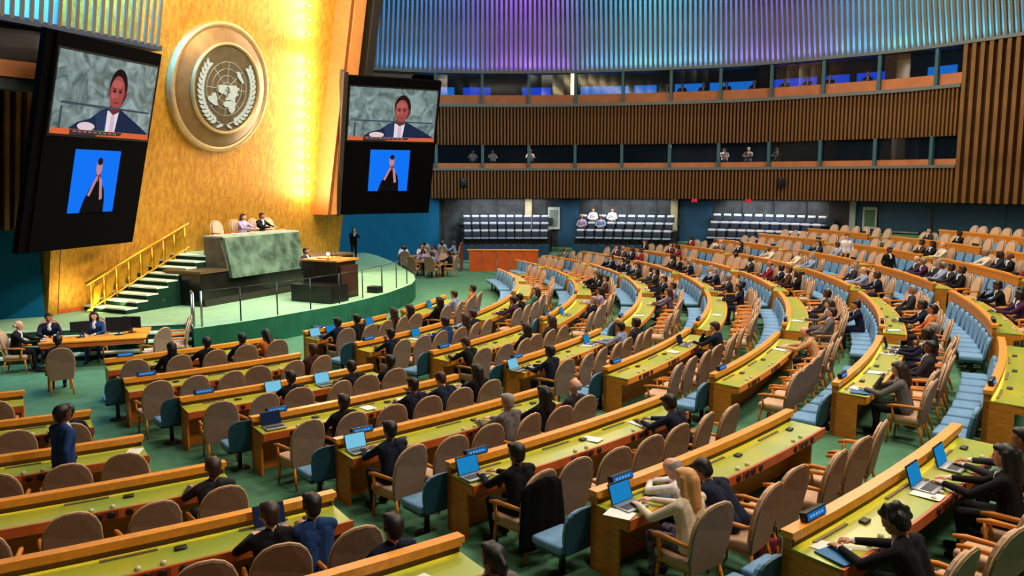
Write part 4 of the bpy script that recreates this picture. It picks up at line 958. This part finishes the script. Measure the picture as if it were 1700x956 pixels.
sit(4, 0, 2, 'plum', 'short', 'black', 1, 'type'); sit(4, 0, 3, 'black', 'short', 'black', 2, 'chin'); sit(4, 0, 5, 'green', 'long', 'brown', 0, 'rest')
sit(4, 1, 3, 'navy', 'short', 'grey', 0, 'rest'); sit(4, 1, 6, 'lilac', 'long', 'black', 1, 'type')
sit(4, 2, 6, 'patterned', 'long', 'brown', 0, 'type'); sit(4, 2, 8, 'lilac', 'short', 'black', 1, 'rest')
sit(4, 3, 8, 'navy', 'short', 'black', 1, 'type'); sit(4, 3, 9, 'black', 'short', 'black', 2, 'rest')
sit(4, 4, 1, 'grey', 'short', 'brown', 0, 'rest'); sit(4, 4, 3, 'grey', 'long', 'brown', 0, 'turn'); sit(4, 4, 6, 'charcoal', 'short', 'black', 2, 'rest')
sit(4, 5, 2, 'orange', 'short', 'black', 1, 'rest'); sit(4, 5, 3, 'navy', 'short', 'black', 2, 'type'); sit(4, 5, 7, 'charcoal', 'short', 'grey', 1, 'rest')
sit(4, 6, 5, 'plum', 'short', 'black', 3, 'type'); sit(4, 6, 6, 'navy', 'short', 'black', 2, 'rest'); sit(4, 6, 8, 'black', 'short', 'black', 2, 'chin')
sit(1, 1, 6, 'navy', 'short', 'black', 2, 'rest'); sit(1, 1, 7, 'blue', 'short', 'brown', 1, 'turn'); sit(1, 1, 8, 'white', 'short', 'brown', 0, 'rest')
sit(1, 3, 7, 'charcoal', 'short', 'brown', 1, 'turn', note='person with brown hair in dark jacket at end seat, fifth row, nearest block')
sit(1, 4, 7, 'black', 'short', 'brown', 0, 'chin', note='person in black suit, hand at face, beside a person in blue suit')
sit(1, 4, 8, 'blue', 'short', 'black', 1, 'type', dt=-.55, note='person in blue suit before a dark laptop at end of desk')
sit(1, 5, 7, 'grey', 'tail', 'black', 1, 'rest', note='person with black hair tied back in grey top at bottom edge')
rp = random.Random(5); taken = {tuple(o['seat']) for o in []}
done = set()
for bk, k, dens in [(5, q, .42) for q in (0, 1, 2, 3)] + [(5, 4, .45), (5, 5, .35), (5, 6, .5), (5, 7, .4)] + [(6, 1, .4), (6, 2, .8), (6, 3, .5), (6, 4, .35), (6, 5, .45), (6, 6, .35), (6, 7, .25), (6, 8, .2)] + [(7, 2, .4), (7, 3, .6), (7, 4, .4), (7, 5, .25)]:
    ns = max([i for (b_, k_, i) in SEATS if b_ == bk and k_ == k] or [0])
    for i in range(1, ns+1):
        if rp.random() < dens:
            sit(bk, k, i, rp.choice(['navy', 'navy', 'black', 'black', 'charcoal', 'charcoal', 'grey', 'brown', 'plum', 'sky', 'cream', 'red']), rp.choice(['short', 'short', 'short', 'long', 'fringe']), rp.choice(['black', 'black', 'brown', 'grey']), rp.choice([0, 0, 1, 2, 3]), rp.choice(['rest', 'type', 'turn', 'chin']))
q = pol(28.95, -54.2, zk(4)); person(tuple(q), -54.2+180, 'navy', 'short', 'black', 0, 'rest', label='person in navy suit sitting alone in the aisle before the bottom desk')
chair('blue', tuple(pol(28.95, -54.2, zk(4))), R(-54.2+90), 'pale blue advisor chair under the person sitting alone in the aisle', 'pale blue advisor chairs')
q = pol(rk(5)-.45, -19.5, zk(4)); person(tuple(q), -19.5+180, 'navy', 'short', 'black', 0, 'chin', label='person in navy suit on a pale blue advisor chair, hand at chin')
# white-shirted person leaning over the desk between the blonde person and the navy suit
p, tt, ns = SEATS[(2, 5, 1)]; q = pol(rk(5)+.72, tt+1.05, zk(5)); person(tuple(q), tt+180, 'white', 'fringe', 'grey', 0, 'slump', 'charcoal', 'bald person in white shirt leaning low over the desk beside blonde person')
# standing people
person((-6.15, 10.75, zk(2)), 60, 'blue', 'short', 'black', 2, 'walk', 'blue', 'person in blue suit walking between the desks, seen from behind')
person((-8.15, 41.8, SZ), -60, 'black', 'short', 'brown', 0, 'camera', label='photographer in black standing on the stage before the blue wall')
person(tuple(st(1.15, .75, SZ)), -26, 'charcoal', 'short', 'black', 1, 'stand', label='speaker in dark suit standing behind the stone lectern')
pz = SEATS[(6, 6, 2)][0]; person((pz.x+.2, pz.y-1.2, zk(5)), -80, 'black', 'short', 'black', 2, 'stand', label='person in black suit standing among the far rows of seats')
pz = SEATS[(6, 6, 5)][0]; person((pz.x+.3, pz.y+.6, pz.z), -100, 'white', 'short', 'brown', 0, 'stand', label='person in white shirt standing in the far rows below blue doors')
for i, (b, top, hr_, hc_) in enumerate(((.45, 'lilac', 'long', 'brown'), (1.4, 'black', 'short', 'black'))):
    q = st(-1.55, b, 2.3); chair('tan', tuple(q), AX-pi/2, ('tan armchair at the marble desk nearer the stairs', 'tan armchair at the middle of the marble desk')[i], 'armchairs on the upper platform')
    person(tuple(q + U*.05), -26, top, hr_, hc_, i, 'type', label=('presiding person in lilac top behind the marble desk', 'presiding person in black suit behind the marble desk')[i])
for i, b in enumerate((-.45, 2.2)):
    chair('tan', tuple(st(-1.55, b, 2.3)), AX-pi/2, ('empty tan armchair behind the stair end of the marble desk', 'empty tan armchair behind the far end of the marble desk')[i], 'armchairs on the upper platform')
# ------------------------------------------------------------------ laptops, papers, coat, bag
lap_base = MB().box((0, 0, .011), (.34, .24, .022), None, 0, .006).mesh('keyboard_base', mat('silver_laptop', (150, 154, 160), .4, .5, .0))
lap_keys = MB().box((0, .02, .024), (.29, .11, .004)).mesh('keys', mat('dark_keys', (52, 54, 58), .6, 0, 0))
rm = Matrix.Rotation(R(-18), 3, 'X')
lap_lid = MB().box((0, .155, .125), (.34, .014, .23), rm, 0, .005).mesh('lid', mat('laptop_lid', (30, 32, 38), .4, 0, 0))
lap_scr = {c: MB().box((0, .146, .124), (.31, .006, .20), rm).mesh('display', mat('laptop_glow_' + c, v, emit=s_)) for c, v, s_ in (('azure', (22, 128, 190), .95), ('pale', (120, 196, 226), .95), ('dark', (26, 40, 66), .6))}
def laptop(bk, k, i, colour='azure', off=0, dr=0):
    if (bk, k, i) not in SEATS: return
    p, tt, ns = SEATS[(bk, k, i)]; a = tt + degrees(off/rk(k)); q = pol(rk(k)+.30+dr, a, p.z+.752)
    e = empty('laptop', tuple(q), R(a+90)); tag(e, 'open laptop with %s screen, %s seat, %s row from stage, %s' % ({'azure': 'bright blue', 'pale': 'pale blue', 'dark': 'dark'}[colour], ORD[i], ORD[k+2], BNAME[bk]), 'laptop', 'laptops on the desks')
    b = place('keyboard_base', lap_base, e); place('keys', lap_keys, b, (0, 0, 0), pi); l = place('lid', lap_lid, e); place('display', lap_scr[colour], l)
for a in ((2, 5, 1, 'azure', -.12), (2, 4, 1, 'azure', -.15), (2, 3, 1, 'pale', -.12), (2, 2, 1, 'dark', -.1), (2, 6, 4, 'azure', -.25), (2, 6, 5, 'azure', -.15), (1, 4, 8, 'dark', -.45), (2, 1, 3, 'pale'), (2, 1, 5, 'pale', -.3), (3, -1, 1, 'pale', -.1), (3, -1, 2, 'azure', -.2), (3, 2, 1, 'pale', -.25), (3, 2, 6, 'azure', -.25), (4, -1, 3, 'azure', -.2), (3, 0, 4, 'azure', -.25), (3, -1, 4, 'azure'), (4, 1, 3, 'azure', -.25), (3, 5, 7, 'dark', -.2), (3, 3, 6, 'dark', -.3)): laptop(*a)
sheet = MB().box((0, 0, .002), (.21, .297, .004)).mesh('paper_sheet', M['white']); npap = 0
folder = MB().box((0, 0, .006), (.24, .32, .012)).mesh('folder', mat('blue_folder', (30, 100, 150), .6, 0, 0))
for (bk, k, i, kind, off, dr) in ((2, 5, 1, 0, -.36, .1), (2, 5, 1, 1, .35, .08), (2, 6, 1, 0, -.1, .0), (2, 6, 1, 1, -.2, .12), (2, 6, 3, 0, .3, .1), (2, 4, 6, 0, -.1, .02), (2, 4, 4, 0, .1, .0), (2, 2, 3, 0, .2, .0), (2, 2, 4, 0, .25, 0), (2, 2, 6, 0, .1, 0), (1, 5, 6, 0, .2, 0), (1, 5, 7, 0, -.2, .1), (3, 5, 1, 0, .1, 0), (3, 5, 1, 1, -.15, .1), (3, 5, 3, 0, .1, .02), (3, 5, 6, 0, -.1, 0), (3, 2, 5, 0, .2, 0), (3, 2, 1, 0, .1, .1), (3, 3, 4, 0, .3, 0), (3, 3, 6, 0, .2, .1), (3, 0, 3, 0, .2, 0), (3, -1, 3, 0, 0, 0), (2, 1, 6, 0, -.1, 0), (4, 4, 3, 0, -.2, 0), (4, 5, 1, 0, .1, 0), (4, 3, 4, 0, 0, 0), (4, 2, 3, 0, 0, 0), (1, 2, 7, 0, .2, 0), (3, 4, 6, 0, -.2, 0)):
    if (bk, k, i) not in SEATS: continue
    p, tt, ns = SEATS[(bk, k, i)]; a = tt + degrees(off/rk(k)); q = pol(rk(k)+.26+dr, a, p.z+.753)
    o = place('folder' if kind else 'paper_sheet', folder if kind else sheet, None, tuple(q), R(a+90+rp.uniform(-25, 25)))
    tag(o, '%s lying at the %s seat, %s row from stage, %s' % ('blue paper folder' if kind else 'white paper sheet', ORD[i], ORD[k+2], BNAME[bk]), 'folder' if kind else 'paper', 'papers on the desks')
# dark coat hung over the back of a chair
p, tt, ns = SEATS[(2, 4, 1)]; b = MB(); nx, nz_ = 10, 12; vv = []
for sgn in (0, 1):
    for j in range(nz_+1):
        for i in range(nx+1):
            u, f = i/nx*2-1, j/nz_; zz = 1.04 - f*.80; wd = .30 + .05*f - (.10 if j == 0 else 0)
            y = -.42 - (1-f)*.02 + .10*u*u*.5 + .018*sin(u*9 + f*3) - (.05*f) + (.05 if sgn else 0)*(1 if j else .4)
            vv.append((u*wd, y - .0, zz - .05*abs(u)))
N1 = (nx+1)*(nz_+1)
for sgn in (0, 1):
    for j in range(nz_):
        for i in range(nx): q4 = [j*(nx+1)+i, j*(nx+1)+i+1, (j+1)*(nx+1)+i+1, (j+1)*(nx+1)+i]; b.add([], [], 0); b.f.append([v+sgn*N1 for v in q4]); b.m.append(0); b.sm.append(True)
bd = [j*(nx+1) for j in range(nz_+1)] + [nz_*(nx+1)+i for i in range(1, nx+1)] + [j*(nx+1)+nx for j in range(nz_-1, -1, -1)] + [i for i in range(nx-1, 0, -1)]
for i in range(len(bd)): b.f.append([bd[i], bd[(i+1) % len(bd)], bd[(i+1) % len(bd)]+N1, bd[i]+N1]); b.m.append(0); b.sm.append(True)
b.v = vv; co = b.build('coat', mat('black_wool', (13, 13, 15), .9, 0, .2, 20, .1), None, (0, 0, 0)); fix_normals(co)
co.location = pol(rk(4)+1.0, tt, p.z); co.rotation_euler = (0, 0, R(tt+90)); tag(co, 'long black coat draped over the back of an armchair', 'coat')
# handbag on the floor
p, tt, ns = SEATS[(2, 5, 2)]; q = pol(rk(5)+1.15, tt+.9, zk(5)); hb = empty('handbag', tuple(q), R(tt+70)); tag(hb, 'red and black handbag on the carpet beside the slumped person', 'bag')
MB().box((0, 0, .14), (.34, .16, .28), None, 0, .05).build('body', mat('crimson_bag', (140, 20, 50), .5, 0, .3, 12, .4, 0, 0, (1, 1, 1), (20, 14, 24)), hb, (0, 0, 0))
for s in (-.05, .05): MB().tube([(-.1, s, .26), (-.08, s, .40), (.08, s, .40), (.1, s, .26)], .010, 6).build('strap', M['black'], hb, (0, 0, 0))
# ------------------------------------------------------------------ secretariat table left of the stage steps
T0 = Vector((-10.9, 20.9, 0))
tb = empty('staff_table', tuple(T0), R(20)); tag(tb, 'oak staff table with monitors in front of the stage steps', 'table')
MB().box((0, 0, .74), (2.5, .75, .05), None, 0, .01).build('top', M['oak_rail'], tb, (0, 0, 0))
MB().box((.95, .75, .74), (.65, .9, .05), None, 0, .01).build('top_wing', M['oak_rail'], tb, (0, 0, 0))
MB().box((0, -.34, .66), (2.4, .03, .12)).build('apron', M['oak_dark'], tb, (0, 0, 0))
for (x, y) in ((-1.15, -.3), (-1.15, .3), (1.15, -.3), (1.15, 1.1)): MB().tube([(x, y, 0), (x, y, .72)], .03, 8).build('leg', M['steel'], tb, (0, 0, 0))
def monitor(x, y, rz, w_, label):
    p = T0 + Matrix.Rotation(R(20), 3, 'Z') @ Vector((x, y, .765)); e = empty('desk_monitor', tuple(p), R(20)+rz); tag(e, label, 'monitor')
    MB().lathe([(.11, 0), (.11, .012), (.02, .02), (.02, .15)], 12).build('stand', M['black'], e, (0, 0, 0))
    MB().box((0, 0, .28), (w_, .04, w_*.62), None, 0, .008).build('casing', M['black'], e, (0, 0, 0))
    MB().box((0, -.022, .28), (w_*.92, .006, w_*.54)).build('panel', mat('dark_panel_glass', (30, 34, 40), .15, 0, 0), e, (0, 0, 0))
monitor(-.35, .12, .2, .46, 'small black monitor in the middle of the staff table'); monitor(.55, .2, -.15, .62, 'wide black monitor at the far end of the staff table'); monitor(.85, .45, -.4, .5, 'black monitor turned away on the staff table wing')
for i, (x, y, f, top, hr_, hc_, sk, lab) in enumerate(((-1.75, -.1, -5, 'black', 'fringe', 'white', 0, 'old bald person in black suit at near end of staff table'), (-1.2, .95, -80, 'navy', 'short', 'black', 1, 'person in navy suit behind the staff table'), (-.1, .85, -95, 'blue', 'long', 'black', 0, 'person in blue jacket with white scarf behind the staff table'))):
    p = T0 + Matrix.Rotation(R(20), 3, 'Z') @ Vector((x, y, 0)); fa = f + 20
    chair('tan', tuple(p), R(fa-90), 'armchair of the ' + lab, 'armchairs at the staff table'); person(tuple(p), fa, top, hr_, hc_, sk, 'type', label=lab)
for i, (x, y, f) in enumerate(((1.45, -.85, 140), (1.95, -.1, 178), (1.95, .65, 185))):
    p = T0 + Matrix.Rotation(R(20), 3, 'Z') @ Vector((x, y, 0)); chair('tan', tuple(p), R(f+20-90), 'empty tan armchair before the staff table, %s from the camera side' % ORD[i+1], 'armchairs at the staff table')
# extra chair with a person at the head of the front row
p = Vector((-10.35, 18.2, 0)); chair('tan', tuple(p), R(35), 'tan armchair pulled out at the near end of the front row', 'tan armchairs at the delegate desks')
person(tuple(p + Vector((-.03, .05, 0))), 125-0, 'navy', 'short', 'black', 1, 'turn', label='person in navy suit on the pulled out chair before the stage steps')
# ------------------------------------------------------------------ press tables beyond the stage
for ti, (x, y, rz) in enumerate(((-5.4, 44.4, 10), (-4.3, 41.2, -15), (-4.6, 47.6, 5))):
    tb = empty('press_table', (x, y, 0), R(rz)); w3 = ('beside the blue wall', 'nearest the stage edge', 'before the first chair stand')[ti]
    tag(tb, 'small oak press table ' + w3, 'table', 'press tables beyond the stage')
    MB().box((0, 0, .74), (1.7, .7, .05), None, 0, .01).build('top', M['oak'], tb, (0, 0, 0))
    for (a, b) in ((-.78, -.28), (-.78, .28), (.78, -.28), (.78, .28)): MB().tube([(a, b, 0), (a, b, .72)], .028, 8).build('leg', M['oak'], tb, (0, 0, 0))
    for ci, (a, b, f) in enumerate(((-.5, -.72, 90), (.5, -.72, 90), (-.5, .72, -90), (.5, .72, -90), (1.2, 0, 180))):
        p = Vector((x, y, 0)) + Matrix.Rotation(R(rz), 3, 'Z') @ Vector((a, b, 0)); cw = ('front left', 'front right', 'back left', 'back right', 'end')[ci]
        chair('tan', tuple(p), R(f+rz-90), 'tan chair on the %s side of the press table %s' % (cw, w3), 'armchairs at the press tables', False)
        if (ti*5+ci) % 7 not in (1, 5):
            top = rp.choice(['navy', 'black', 'lilac', 'sky', 'charcoal', 'white']); hr_, hc_ = rp.choice(['short', 'long']), rp.choice(['black', 'brown'])
            person(tuple(p), f+rz, top, hr_, hc_, rp.choice([0, 1, 2]), 'type', label='person in %s, %s side of press table %s' % (TOPW[top], cw, w3))
# ------------------------------------------------------------------ people in the booths and on the stands
for i, x in enumerate((9.0, 9.9, 11.0, 12.2, 13.6, 14.9, 15.9, 16.8, 18.4)):
    p, t = WC.at(dx(x)); nn = Vector((-t.y, t.x, 0)); q = p + nn*1.2
    person((q.x, q.y, 9.3), degrees(atan2(-nn.y, -nn.x)), 'black', 'short', 'grey', 0, 'type', label='person at the glass of the upper booths, %s from the stage' % ORD[i+1], group='people in the booths')
for i, x in enumerate((-2.4, -1.2, 1.1, 12.2, 13.4, 14.8)):
    p, t = WC.at(dx(x)); nn = Vector((-t.y, t.x, 0)); q = p + nn*1.2
    person((q.x, q.y, 5.45), degrees(atan2(-nn.y, -nn.x)), rp.choice(['grey', 'white', 'brown']), 'short', 'brown', 0, 'type', label='person at the glass of the lower booths, %s from the stage' % ORD[i+1], group='people in the booths')
for i in range(4):
    d = dxl(4.4) + (dxl(10.3)-dxl(4.4))*(i+.5)/10; p, t = WC.at(d); nn = Vector((-t.y, t.x, 0)); q = p + nn*(-1.6+.85*(1+i % 2)+.2)
    person((q.x, q.y, 1.0+.40*(1+i % 2)), degrees(atan2(-nn.y, -nn.x)), ('lilac', 'white', 'sky', 'white')[i], 'long', 'black', 1, 'rest', label='person in pale clothes on the middle stand, %s from the stage' % ORD[i+1], group='people on the stands')
# small loudspeakers fixed to the lower balcony front
for i, x in enumerate((-3.0, 15.2)):
    p, t = WC.at(dx(x)); e = empty('wall_loudspeaker', (p.x, p.y-.2, 4.5)); tag(e, ('small black loudspeaker on the lower balcony front beside the far screen', 'small black loudspeaker on the lower balcony front near the doors')[i], 'loudspeaker')
    MB().box((0, 0, .25), (.42, .35, .5), None, 0, .05).build('cabinet', M['black'], e, (0, 0, 0)); MB().box((0, .2, .3), (.08, .3, .08)).build('bracket', M['steel'], e, (0, 0, 0))
print('PEOPLE', NPEOPLE, 'OBJECTS', len(bpy.data.objects))
